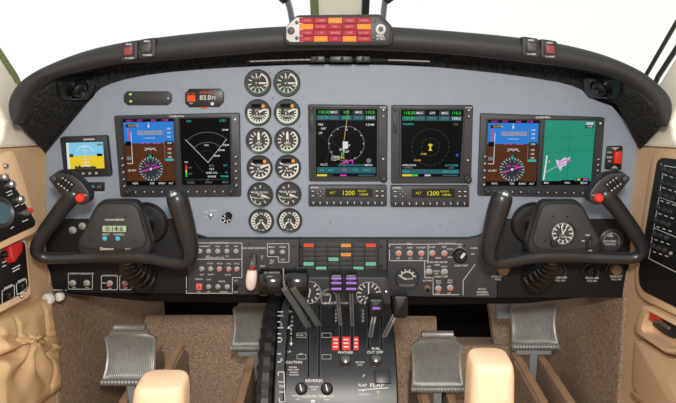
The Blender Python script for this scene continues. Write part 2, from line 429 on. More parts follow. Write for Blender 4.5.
# ------------------------------------------------------------------ glareshield
GY = PlaneY(1.10)
sec = [((12.5, 123.5), (18, 125)), ((6.5, 112), (22, 114)), ((7, 98), (30, 97)), ((17, 82.5), (46, 81)), ((38, 68), (73, 72.5)), ((75, 53), (109, 65)), ((113, 43.5), (150, 62)),
       ((161, 36.5), (185, 59)), ((230, 29.5), (236, 54.5)), ((284, 26), (286, 51)), ((338, 25), (338, 50)), ((392, 26.5), (391, 51)), ((450, 30.5), (446, 54)),
       ((510, 36), (497, 59)), ((560, 43), (540, 64)), ((605, 54), (581, 69)), ((640, 68.5), (613, 76.5)), ((660, 83), (638, 90)), ((673, 98), (651, 104)), ((674.5, 112), (658, 116)), ((669, 125), (663, 127))]
sec = catmull([a + c for a, c in sec], 5)
vs = []; M = 0
for ou, ov, iu, iv in sec:
    O = GY.at(ou, ov); I = GY.at(iu, iv); prof = []
    prof.append((0.0, 0.17, -0.004)); prof.append((0.0, 0.05, 0))
    for k in range(7):
        a = PI*k/6; prof.append((0.5 - 0.5*math.cos(a), 0.020 - 0.026*math.sin(a)**0.8, 0))
    prof.append((0.98, 0.06, 0)); prof.append((0.90, 0.168, 0))
    M = len(prof)
    for t, dy, dz in prof:
        q = O.lerp(I, t); vs.append(q + V((0, dy, dz)))
fs = []
for i in range(len(sec) - 1):
    for k in range(M): j = (k + 1) % M; fs.append((i*M + k, i*M + j, (i + 1)*M + j, (i + 1)*M + k))
fs.append(tuple(range(M))[::-1]); fs.append(tuple(range((len(sec) - 1)*M, len(sec)*M)))
gl = thing('glareshield', 'long curved black padded hood arching over the grey instrument panel', 'glareshield', GY.at(338, 30))
b = MB(); b.add(vs, fs, PAD); b.ms.append(FOAM)
for i_ in range(len(sec) - 1):
    for k in (M - 3, M - 2): b.mi[i_*M + k] = 1
b.build('padded_hood', gl, smooth=50)
b = MB()
LY = PlaneY(1.272)
b.prism(LY, [(18, 122), (12, 98), (40, 74), (110, 56), (200, 45), (338, 40), (470, 45), (560, 54), (636, 78), (665, 100), (662, 124), (638, 154), (600, 105), (560, 90), (338, 75), (110, 88), (88, 104), (46, 154)], -0.004, 0.0, FOAM)
b.build('lining', gl, smooth=0)
FOAMP = []
for pts, tri in (([(20, 125.5), (24, 108), (36, 95), (60, 82), (86, 77), (96, 84), (86, 100.5), (44.5, 151)], ((20, 124, 1.125), (44.5, 150, 1.243), (88, 90, 1.243))),
                 ([(660, 127.5), (653, 108), (640, 95), (615, 81), (592, 79), (584, 86), (594, 96), (615, 104.5), (639, 150.5)], ((659, 127, 1.125), (638.5, 150, 1.243), (590, 90, 1.243)))):
    a, c, e = (PlaneY(y).at(u, v) for u, v, y in tri); N_ = (c - a).cross(e - a).normalized()
    if N_.y > 0: N_ = -N_
    FOAMP.append(PlaneN(a, N_)); b = MB(); b.prism(FOAMP[-1], pts, -0.016, 0.0, FOAM, 0.003); b.build('foam_block', gl)
b = MB(); S = PlaneY(1.20)
b.tube([pl(S, 247, 61.5), pl(S, 300, 59.5), pl(S, 338, 59), pl(S, 380, 59.5), pl(S, 425, 61.5)], 0.0026, BLACK, 8)
for a_, c_ in ((250, 305), (388, 424)):
    for i_ in range(10): u_ = a_ + (c_ - a_)*i_/9; b.tube([pl(S, u_, 59.2 + 2.0*((u_ - 338)/88)**2, 0.002), pl(S, u_ + 5.6, 59.2 + 2.0*((u_ + 2 - 338)/88)**2, 0.002)], 0.0017, STEEL, 6)
for u0, u1 in ((311, 325), (330, 352), (356, 370)): b.box(S, u0, 56, u1, 62, 0, 0.012, BLACK, 0.002)
for u in (316, 341, 362): b.tube([pl(S, u, 60, 0.013), pl(S, u + 2, 57, 0.013)], 0.003, BEZ, 8)
b.build('light_strip', gl)
# red and dark master lights in the hood
for i, (u, v, m, lab) in enumerate(((129, 51, LENSR, 'red warning light button on the black hood, on the side of the digital clock yoke'),
                                    (147, 48, LENSD, 'dark caution light button on the black hood, on the side of the digital clock yoke'),
                                    (531, 47, LENSD, 'dark caution light button on the black hood, on the side of the dial clock yoke'),
                                    (549.5, 49.5, LENSR, 'red warning light button on the black hood, on the side of the dial clock yoke'))):
    S = PlaneY(1.0915); o = thing('warning_light_button', lab, 'warning light', pl(S, u, v), 'lights on the hood')
    sk = 0.9 if u < 338 else -0.9
    def q(x0, y0, x1, y1): return [(u + x0, v + y0 - sk*x0/6), (u + x1, v + y0 - sk*x1/6), (u + x1, v + y1 - sk*x1/6), (u + x0, v + y1 - sk*x0/6)]
    b = MB(); b.prism(S, rpoly(q(-8.5, -9.5, 8.5, 10), 3), -0.016, 0.0, PAD, 0.003); b.build('boss', o)
    b = MB(); b.prism(S, q(-5, -5.2, 5, 5), 0, 0.003, BLACK, 0.0008); b.build('button_frame', o)
    b = MB(); b.prism(S, q(-4, -4.2, 4, 4), 0.003, 0.0055, m, 0.001); b.build('lens', o)
    b = MB(); b.text(S, 'PRESS', u, v - 6.6, 2.4, 0.0007, WHITE); b.text(S, 'TO RESET', u + 0.5, v + 7.2, 2.2, 0.0007, WHITE); b.build('lettering', o, smooth=0)
# red annunciator block on top of the hood
S = PlaneY(1.078)
an = thing('warning_annunciator', 'block of red warning lights with some lit orange in the middle of the black hood', 'warning panel', pl(S, 338, 44))
b = MB(); b.prism(S, rpoly([(283, 30), (296, 15), (381, 14), (394, 28), (394, 42), (390, 46), (288, 46), (283, 42)], 4), -0.12, 0.0, PAD, 0.006); b.build('housing', an)
b = MB(); b.prism(S, [(286.5, 27), (296, 17.5), (303, 17.5), (303, 42), (290, 42), (286.5, 39)], -0.001, 0.002, PLATE, 0.0006)
b.build('face_plate', an)
b = MB(); b.prism(S, [(369, 17), (378.5, 17), (389.5, 27), (389.5, 39), (386, 42), (369, 42)], -0.001, 0.002, BEZ, 0.0006); b.build('face_plate', an)
b = MB(); b.lathe(S, 291.2, 30.8, [(0.0062, 0.001), (0.006, 0.006), (0.0045, 0.009), (0.001, 0.0095)], BEZ, 16); b.build('dimmer_knob', an)
b = MB(); b.lathe(S, 380.6, 29.3, [(0.0085, 0.001), (0.0085, 0.004), (0.006, 0.005)], PLATE, 20); b.lathe(S, 380.6, 29.3, [(0.0045, 0.004), (0.004, 0.0075), (0.001, 0.008)], BEZ, 16); b.build('test_button', an)
b = MB(); b.text(S, 'PRESS', 380, 36, 3, 0.0025, WHITE); b.text(S, 'TO TEST', 380, 38.8, 2.6, 0.0025, WHITE); b.build('lettering', an, smooth=0)
for u, v in ((297, 22.5), (297, 38), (374.5, 21), (374.5, 38)):
    b = MB(); b.lathe(S, u, v, [(0.003, 0.001), (0.003, 0.004), (0.001, 0.0045)], BLACK, 10); b.build('screw', an)
lit = {(1, 0), (0, 2), (1, 4), (3, 1), (3, 3)}
legend = [['L ENG', 'CABIN', 'L FUEL', 'R BLD', 'R ENG'], ['L OIL', 'DOOR', 'INV', 'BATT', 'R OIL'], ['L CHIP', 'L BL', 'BRAKE', 'R BL', 'R CHIP'], ['L GEN', 'L FW', 'A/P', 'R FW', 'R GEN']]
for r in range(4):
    for c in range(5):
        u0 = 299.5 + c*14.4; v0 = 17.8 + r*6.1; b = MB(); L_ = (r, c) in lit
        b.box(S, u0, v0, u0 + 13.7, v0 + 5.5, -0.001, 0.0032, E_ORL if L_ else LENS, 0.0006)
        b.text(S, legend[r][c], u0 + 6.8, v0 + 2.8, 2.8, 0.0035, LENSR if not L_ else E_YEL, 1.1)
        b.build('annunciator_lens', an, smooth=0)

# ------------------------------------------------------------------ grey instrument panel
ip = thing('instrument_panel', 'wide blue-grey main instrument panel holding all screens and round gauges', 'instrument panel', pl(PY, 338, 237))
top = [(93, 97), (101, 88), (126, 79), (170, 72), (232, 67.5), (290, 65), (338, 64.5), (390, 65), (440, 67.5), (500, 73.5), (558, 82), (582, 90), (590, 98), (612, 106)]
out = [(46, 222), (46, 153), (88, 102)] + [p[:2] for p in catmull(top, 2)] + [(628, 124), (637, 145), (637.5, 222), (491, 222), (486, 230), (479, 235), (468, 237.3), (208, 237.3), (197, 234), (191, 228), (187, 222)]
b = MB(); b.prism(PY, out, -0.006, 0.0, PANEL, 0.0012); b.build('panel_face', ip, smooth=20)
b = MB(); lip = [(187, 222.5), (191, 228.5), (197, 234.3), (208, 237.8), (468, 237.8), (479, 235.4), (486, 230.3), (491, 222.5)]
for i in range(len(lip) - 1): b.bar(pl(PY, *lip[i], 0.0027), pl(PY, *lip[i + 1], 0.0027), 0.004, 0.0035, BLACK, side=(0, 1, 0))
b.build('edge_trim', ip)
b = MB()
for u, v in ((270, 73), (299, 73), (245, 96), (273, 98), (304, 96), (270, 126), (300, 126), (273, 154), (302, 154), (275, 182), (303, 182), (52, 160), (52, 210), (630, 155), (632, 210), (120, 100), (177, 100), (182, 89), (228, 89), (182, 107), (228, 107), (330, 222), (440, 225), (240, 228)):
    b.lathe(PY, u, v, [(0.0022, -0.001), (0.0022, 0.0006), (0.0012, 0.001)], PANEL, 10)
for u, v in ((270, 73), (299, 73), (273, 98), (300, 126), (273, 154), (302, 154), (275, 182), (330, 222), (440, 225)):
    b.line(PY, (u - 0.7, v - 0.5), (u + 0.7, v + 0.5), 0.45, 0.0013, DARK)
b.build('screws', ip)
# two small panel switches with white legends
for u, v in ((210.5, 215.5),):
    b = MB(); b.lathe(PY, u, v, [(0.0048, 0), (0.0045, 0.003), (0.0025, 0.004)], STEEL, 12); b.tube([pl(PY, u, v, 0.003), pl(PY, u + 1.5, v + 1.5, 0.014)], 0.0016, STEEL, 8); t = b.build('toggle_switch', ip)
    b = MB(); b.text(PY, 'MIC', 206, 212, 2.6, 0.0006, WHITE); b.text(PY, 'NORM', 213, 210.5, 2.6, 0.0006, WHITE); b.text(PY, 'OXY', 206.5, 217.5, 2.4, 0.0006, WHITE); b.build('lettering', t, smooth=0)
ks = thing('rotary_key_switch', 'black key-type switch on white-striped disc on the grey panel below the radar screen', 'switch', pl(PY, 227, 218))
b = MB(); b.lathe(PY, 226.6, 218.5, [(0.0105, 0), (0.0105, 0.0015), (0.009, 0.002)], DARK, 20)
for a in (-70, -30, 20, 70, 130, 190, 240): r = math.radians(a); b.line(PY, (226.6 + 1.4*math.cos(r), 218.5 + 1.4*math.sin(r)), (226.6 + 4.6*math.cos(r), 218.5 + 4.6*math.sin(r)), 1.1, 0.0024, WHITE)
b.build('dial_plate', ks)
b = MB(); b.tube([pl(PY, 226.8, 218, 0.002), pl(PY, 228.5, 215.5, 0.014), pl(PY, 230.5, 212.5, 0.018)], [0.003, 0.004, 0.0075], BLACK, 12); b.build('knob', ks)

# ---- round engine gauges
GR = 0.0262
def gauge(kind, u, v, lab, name='engine_gauge', r=12.6, group='round engine gauges'):
    S = PY; o = thing(name, lab, 'gauge', pl(S, u, v), group)
    b = MB(); b.lathe(S, u, v, [(0.0268, 0.0003), (0.0268, 0.004), (0.0252, 0.0060), (0.0240, 0.0056), (0.0234, 0.0025), (0.001, 0.0024)], GBEZ, 32); b.build('bezel', o)
    b = MB(); b.disc(S, u, v, 11.3, 0.0026, DIAL, 28); D = 0.0030
    w_ = 0.9
    if kind == 'itt':
        b.arc(S, u, v, 9.6, 20, 165, 1.1, D, GREENM); b.arc(S, u, v, 9.6, -70, 15, 1.6, D, WHITE)
        b.ticks(S, u, v, 6.2, 9.8, 20, 290, 10, 1.0, D + 0.0002, WHITE)
        b.text(S, 'ITT', u, v - 5, 3.2, D, WHITE); b.text(S, '°C X100', u - 0.5, v + 4.4, 2.6, D, WHITE)
    if kind == 'torque':
        b.arc(S, u, v, 9.8, -20, 200, 1.5, D, WHITE); b.arc(S, u, v, 10.9, 10, 170, 0.7, D, GREENM)
        b.ticks(S, u, v, 6.8, 9.8, -20, 200, 13, 1.1, D + 0.0002, WHITE); b.text(S, 'TORQUE', u, v + 3.6, 2.9, D, WHITE); b.text(S, 'FT LB', u, v - 2, 2.4, D, WHITE)
    if kind == 'prop':
        b.arc(S, u, v, 9.8, -60, 130, 1.3, D, WHITE); b.arc(S, u, v, 10.9, 60, 130, 0.7, D, GREENM)
        b.ticks(S, u, v, 6.4, 9.8, -60, 240, 13, 1.1, D + 0.0002, WHITE); b.text(S, 'PROP', u, v + 3.2, 2.6, D, WHITE); b.text(S, 'RPM', u, v + 6, 2.3, D, WHITE)
        b.line(S, (u - 9.5, v + 2), (u - 7, v + 1.4), 1, D, RED)
    if kind == 'turbine':
        b.arc(S, u, v, 9.8, -25, 130, 1.5, D, WHITE); b.ticks(S, u, v, 6.2, 9.8, -20, 210, 9, 1.3, D + 0.0002, WHITE)
        b.text(S, 'TURBINE', u - 0.5, v - 2.6, 2.3, D, WHITE); b.text(S, '% RPM', u, v + 3.4, 2.7, D, WHITE)
    if kind == 'fuel':
        b.ticks(S, u, v, 7.0, 9.8, 20, 270, 8, 0.9, D, WHITE); b.arc(S, u, v, 9.7, 90, 180, 0.6, D, WHITE)
        b.text(S, 'FUEL FLOW', u, v - 2.4, 2.9, D, WHITE); b.text(S, 'PPH X100', u - 1.5, v + 3.4, 2.2, D, WHITE)
    if kind == 'oil':
        b.arc(S, u, v, 9.6, 130, 235, 1.0, D, WHITE); b.arc(S, u, v, 9.6, -55, 55, 1.0, D, WHITE)
        b.ticks(S, u, v, 6.2, 9.6, 125, 240, 7, 1.4, D + 0.0002, WHITE); b.ticks(S, u, v, 6.2, 9.6, -60, 55, 7, 1.4, D + 0.0002, WHITE)
        b.arc(S, u, v, 7.4, 150, 200, 1.0, D, GREENM); b.arc(S, u, v, 7.6, 0, 30, 1.0, D, RED); b.text(S, 'OIL', u, v - 7.5, 2.6, D, WHITE); b.text(S, '°C  PSI', u, v + 9, 2.2, D, WHITE)
    b.build('dial', o, smooth=0)
    def needle(a, L_, wd, back=2):
        a = math.radians(a); c, s_ = math.cos(a), math.sin(a); b = MB()
        p = [(u - back*c - wd*s_, v - back*s_ + wd*c), (u + L_*0.75*c - wd*s_, v + L_*0.75*s_ + wd*c), (u + L_*c, v + L_*s_), (u + L_*0.75*c + wd*s_, v + L_*0.75*s_ - wd*c), (u - back*c + wd*s_, v - back*s_ - wd*c)]
        b.prism(S, p, 0.0034, 0.0042, WHITE); b.lathe(S, u, v, [(0.0022, 0.003), (0.0022, 0.005), (0.001, 0.0052)], BLACK, 10); b.build('needle', o)
    for a, L_, wd in {'itt': [(0, 9.5, 0.8)], 'torque': [(-28, 9, 0.9)], 'prop': [(-92, 9.5, 1.2)], 'turbine': [(-25, 9, 1.0)], 'fuel': [(18, 8, 1.0)], 'oil': [(50, 7.5, 0.8), (140, 7.0, 0.7)]}[kind]: needle(a, L_, wd)
    if kind in ('torque', 'turbine'):
        b = MB(); b.box(S, u - 6.8, v - 8.6, u + 3.2, v - 5.0, 0.0024, 0.0036, SCRB); b.build('digital_window', o)
        b = MB(); b.lathe(S, u + 5.0, v - 6.6, [(0.0034, 0.0024), (0.0034, 0.0042), (0.001, 0.0048)], E_ORL, 12); b.build('lamp', o)
    return o
rows = [('itt', (258, 83), (287, 83), 'temperature gauge with sideways needle, topmost'), ('torque', (258.3, 112.5), (287.3, 112.3), 'torque gauge with orange lamp, second'),
        ('prop', (259, 140.5), (287.6, 140.2), 'propeller speed gauge with upright needle, third'), ('turbine', (259.8, 167.8), (288.2, 167.3), 'turbine speed gauge with orange lamp, fourth'),
        ('fuel', (260.4, 194.6), (288.7, 194), 'dark fuel flow gauge, fifth'), ('oil', (261.4, 220.8), (289.6, 220.3), 'oil gauge with two short needles, lowest')]
for k, p, q, t in rows:
    g = gauge(k, p[0], p[1], t + ' in column by the radar screen')
    dup(g, pl(PY, *q), t + ' in column by the map unit')

# ---- screens
def quadmap(tl, tr, br, bl):
    def f(s, t):
        a = V(tl).lerp(V(tr), s); c = V(bl).lerp(V(br), s); return tuple(a.lerp(c, t))
    return f
class Sub:       # a screen's own coordinates, 0..w across and 0..h down, on the panel
    def __init__(s, S, f, w_, h_): s.S, s.f, s.w, s.h = S, f, w_, h_
    def P(s, u, v, d=0): return s.S.P(*s.f(u/s.w, v/s.h), d)
    def mpp(s, u, v): return s.S.mpp(*s.f(u/s.w, v/s.h))
    def at(s, u, v): return s.P(u, v)
    def n(s, u, v): return s.S.n(u, v)
def attitude(root, S, flip):
    """blue over brown flight display, 50 x 66 units"""
    b = MB(); d = 0.0082; e = 0.0003
    b.rect(S, 0, 0, 50, 66, d, SCRB); b.rect(S, 0.5, 3, 49.5, 24, d + e, E_SKY); b.rect(S, 0.5, 24, 49.5, 61.5, d + e, E_GND)
    D = d + 2*e
    for x, t in ((7, 'NAV1'), (17, 'DIST'), (30, 'BRG'), (41, 'COM')): b.text(S, t, x, 1.6, 2.6, D, E_MAG)
    b.rect(S, 3, 5, 13, 8, D, SCRB); b.text(S, 'TRAFFIC', 10, 6.6, 2.8, D + e, E_AMB)
    b.lines(S, [(14, 12), (38, 12), (38, 15.4), (14, 15.4)], 0.4, D, E_AMB, True); b.text(S, 'ALIGNING', 26, 13.7, 3.0, D, E_AMB, 1.6)
    b.poly(S, [(25, 4), (24, 8), (26, 8)], D, E_WHT); b.line(S, (25, 3.5), (25, 9), 0.6, D, E_WHT)
    # speed and height tapes
    b.lines(S, [(7.5, 13), (7.5, 44), (2, 44)], 0.6, D, E_WHT); b.line(S, (5, 9), (5, 21), 0.9, D, E_RED); b.rect(S, 1.5, 22, 7.5, 26.5, D, SCRB); b.rect(S, 2, 37, 6.5, 40.5, D, E_GRY)
    b.line(S, (40, 9), (40, 42), 0.5, D, E_GRY)
    for y in (10, 14, 18, 30, 34, 38): b.text(S, '100', 44.5, y, 2.6, D, E_WHT)
    b.rect(S, 40.5, 22.3, 48.5, 26, D, SCRB); b.text(S, '1200', 44.5, 24.2, 2.6, D + e, E_WHT); b.rect(S, 40.5, 39.5, 48.5, 41.8, D, E_CYN); b.line(S, (47, 42), (47, 60), 1, D, E_DGR)
    for y in (19, 29): b.line(S, (20, y), (31, y), 0.4, D, E_WHT)
    for x in (17, 22, 29, 33): b.line(S, (x, 24.3), (x + 2.6, 24.3), 0.9, D, E_MAG)
    b.lines(S, [(20, 31.5), (24, 29.5), (26, 31), (28, 29.5), (32, 31.5)], 0.5, D, E_WHT)
    # compass rose
    cx, cy = 25.5, 49.5
    b.disc(S, cx, cy, 12.3, D, E_DGR, 32); b.arc(S, cx, cy, 11.8, 0, 360, 0.4, D + e, E_GRY, 40); b.ticks(S, cx, cy, 9.8, 11.6, 0, 345, 24, 0.6, D + e, E_WHT)
    b.ticks(S, cx, cy, 7.2, 9.2, 15, 345, 12, 1.2, D + e, E_GRY)
    a = -20 if flip else -15
    for k in (-1, 1): b.line(S, (cx + k*2*math.cos(math.radians(a)), cy + k*2*math.sin(math.radians(a))), (cx + k*9.5*math.cos(math.radians(a)), cy + k*9.5*math.sin(math.radians(a))), 1.3, D + 2*e, E_MAG)
    b.text(S, 'GPS', cx - 3.5, cy - 3.2, 2.6, D + 2*e, E_MAG); b.text(S, 'ENR', cx + 3, cy - 3.4, 2.4, D + 2*e, E_MAG)
    b.disc(S, cx, cy, 1.3, D + 2*e, E_WHT, 8); b.poly(S, [(cx - 1.6, cy - 12.5), (cx + 1.6, cy - 12.5), (cx, cy - 9.5)], D + 2*e, E_CYN)
    b.rect(S, cx - 3, cy - 14.5, cx + 3, cy - 12.2, D + e, SCRB); b.text(S, '345°', cx, cy - 13.4, 2.2, D + 2*e, E_CYN)
    b.text(S, 'GS 0KT', 6.5, 51, 2.6, D, E_WHT)
    b.rect(S, 0.5, 61.5, 49.5, 65.7, D, SCRB)
    for x, t in ((9, 'HDG'), (26, 'CRS'), (36, 'BARO'), (45, 'ALT')): b.text(S, t, x, 63.8, 2.6, D + e, E_WHT)
    o = b.build('flight_screen', root, smooth=0); o['label'] = 'blue and brown flight screen'
def radar(root, S):
    b = MB(); d = 0.0082; e = 0.0003; b.rect(S, 0, 0, 50, 66, d, SCRB); D = d + e
    for p in ((5, 21), (46.5, 21)): b.line(S, (27, 44), p, 0.45, D, E_WHT)
    for r in (12, 20, 30): b.arc(S, 27, 44, r, -132, -48, 0.4, D, E_GRY if r > 15 else E_DGR)
    b.text(S, 'WX', 26, 27, 2.6, D, E_WHT); b.text(S, 'ON', 9, 3, 3, D, E_CYN); b.text(S, 'STBY', 43, 3, 3, D, E_CYN)
    for x, y in ((45, 12), (45.5, 27), (41, 32), (36, 37.5)): b.text(S, '20NM', x, y, 2.4, D, E_WHT)
    b.line(S, (13, 43), (22, 54), 0.6, D, E_DGR)
    b.rect(S, 4, 46, 5.4, 51, D, E_RED); b.rect(S, 4, 51, 5.4, 54, D, E_YEL); b.rect(S, 4, 54, 5.4, 58, D, E_GRN); b.text(S, 'HVY', 8.5, 49, 2.4, D, E_GRY); b.text(S, 'LGT', 8.5, 55, 2.4, D, E_GRY); b.text(S, 'WX', 5, 43.5, 2.2, D, E_WHT)
    for i, (t, m) in enumerate((('BRG', E_GRY), ('TILT', E_WHT), ('GAIN CAL', E_WHT), ('RANGE', E_WHT))): b.text(S, t, 30.5, 47 + i*3.6, 2.6, D, m)
    b.text(S, '0.0°', 44.5, 47, 2.6, D, E_CYN); b.text(S, '10', 45, 54, 2.6, D, E_CYN); b.text(S, '150NM', 43, 57.8, 2.8, D, E_CYN)
    b.rect(S, 3, 60.2, 47, 61.2, D, E_DGR); b.rect(S, 25, 60, 27, 62, D + e, E_TEAL); b.text(S, 'STABILIZER'[:6], 9, 63.6, 2.6, D, E_GRY); b.text(S, 'MODE', 27, 63.6, 2.4, D, E_GRY); b.text(S, 'MENU', 44, 63.6, 2.4, D, E_GRY)
    o = b.build('radar_screen', root, smooth=0); o['label'] = 'black radar screen with white V lines'
def mapscreen(root, S):
    b = MB(); d = 0.0082; e = 0.0003; b.rect(S, 0, 0, 50, 66, d, E_MAP); D = d + e
    for x in (25,): b.line(S, (x, 1), (x + 1, 62), 0.5, D, E_MAPL)
    for y in (16, 31): b.lines(S, [(0.5, y + 3), (16, y + 1.5), (34, y), (49.5, y - 1)], 0.4, D, E_MAPL)
    b.arc(S, 9, 42, 8, -110, 20, 0.4, D, E_GRY); b.line(S, (4, 36), (2, 61), 1.4, D, E_WHT); b.line(S, (2, 54), (18, 45), 0.5, D, E_LIL)
    b.poly(S, [(14, 44), (13, 40), (17, 41.5), (22, 37.5), (24, 39), (27, 37), (27.5, 39), (24.5, 42), (24, 46), (20.5, 47), (18.5, 52), (16, 48)], D, E_LIL)
    b.line(S, (16, 43.5), (25, 40), 0.8, D + e, E_MAG); b.line(S, (15, 46.5), (23, 44), 0.6, D + e, E_MAG); b.text(S, 'EGPT', 26, 41.5, 2.2, D + e, E_MAG); b.rect(S, 6, 41, 7.2, 43.5, D + e, E_AMB)
    b.text(S, 'N', 5, 4, 3.5, D, E_CYN); b.rect(S, 41, 1.5, 48, 4, D, E_LIL); b.rect(S, 40, 4.5, 48.5, 7.5, D, SCRB); b.text(S, '7.5NM', 44.2, 6, 2.2, D + e, E_WHT)
    b.rect(S, 0, 62, 50, 66, D, SCRB); b.rect(S, 20, 61, 33, 63, D, SCRB); b.rect(S, 35, 59, 48, 61.5, D, SCRB); b.text(S, 'MAP', 5, 64, 2.6, D + e, E_WHT); b.text(S, 'TRFC', 26, 64, 2.5, D + e, E_WHT); b.text(S, 'MENU', 43, 64, 2.5, D + e, E_WHT); b.rect(S, 36, 59.5, 39, 61, D + e, E_YEL); b.rect(S, 42, 59.5, 47, 61, D + e, E_MAG)
    o = b.build('map_screen', root, smooth=0); o['label'] = 'green terrain map screen'
def twin_display(lab, cor, sl, sr, second, btn_v, keys_l, keys_r):
    f = quadmap(*cor); o = thing('flight_display', lab, 'flight display', pl(PY, *f(0.5, 1)), 'twin-screen flight displays')
    cen = [(cor[0][0] + cor[1][0])/2, 0]
    b = MB(); b.prism(PY, rpoly(list(cor), 2.0, 2), 0.0003, 0.008, BEZ, 0.0018); b.build('bezel', o)
    fl, fr = quadmap(*sl), quadmap(*sr)
    for g in (sl, sr):
        q = quadmap(*g); b = MB(); b.frame(PY, rpoly([q(-0.03, -0.02), q(1.03, -0.02), q(1.03, 1.02), q(-0.03, 1.02)], 1, 1), [p for p in rpoly([q(0, 0), q(1, 0), q(1, 1), q(0, 1)], 0.6, 1)], 0.0075, 0.0095, BEZB); b.build('screen_surround', o)
    attitude(o, Sub(PY, fl, 50, 66), second == 'map'); (radar if second == 'radar' else mapscreen)(o, Sub(PY, fr, 50, 66))
    b = MB(); b.text(PY, 'GARMIN', f(0.5, 0.022)[0], f(0.5, 0.022)[1] + 0.3, 3.0, 0.0086, WHITE, 1.3)
    b.build('lettering', o, smooth=0)
    n = 11
    for i in range(n):
        if i in (5,) and second == 'radar': continue
        u, v = f(0.135 + 0.72*i/(n - 1), btn_v); b = MB(); b.box(PY, u - 2.1, v - 1.7, u + 2.1, v + 1.7, 0.0075, 0.0105, BEZB, 0.0008)
        b.poly(PY, [(u - 0.8, v + 0.6), (u + 0.8, v + 0.6), (u, v - 0.9)], 0.0108, E_BLU if (second == 'map' and i == 4) else WHITE); b.build('soft_key', o)
    for s in (0.075, 0.925):
        u, v = f(s, btn_v - 0.005); b = MB(); b.lathe(PY, u, v, [(0.0078, 0.007), (0.0075, 0.014), (0.0055, 0.015), (0.0050, 0.022), (0.0035, 0.023)], BEZB, 20); b.build('knob', o)
    for s, (t0, t1), k in ((0.045, keys_l, 5), (0.965, keys_r, 5)):
        for i in range(k):
            u, v = f(s, t0 + (t1 - t0)*i/(k - 1)); b = MB(); b.box(PY, u - 2.0, v - 2.1, u + 2.0, v + 2.1, 0.0075, 0.0103, BEZB, 0.0008); b.line(PY, (u - 0.8, v + 0.6), (u + 0.8, v - 0.8), 0.8, 0.0106, WHITE); b.build('side_key', o)
    u, v = f(0.965, 0.075); b = MB(); b.lathe(PY, u, v, [(0.0024, 0.0075), (0.0022, 0.0088), (0.0005, 0.0090)], WHITE, 10); b.build('light_sensor', o)
    return o
twin_display('wide twin flight display with attitude screen and black radar screen above the digital clock yoke',
             ((115, 115.5), (240, 112.5), (241.5, 196), (121.5, 196.5)), ((123.8, 118.8), (175, 118), (177, 184.5), (128, 184.8)), ((180.5, 117.8), (230.5, 117.2), (232, 183.8), (183.2, 184.2)), 'radar', 0.93, (0.52, 0.86), (0.52, 0.86))
twin_display('wide twin flight display with attitude screen and green map screen above the dial clock yoke',
             ((480, 113), (603.5, 117), (598, 196.8), (477, 195)), ((486.8, 119.4), (538, 119.8), (535.3, 185), (484, 184.8)), ((543.8, 119.6), (594, 120.5), (589, 184), (540, 184)), 'map', 0.94, (0.52, 0.86), (0.52, 0.80))

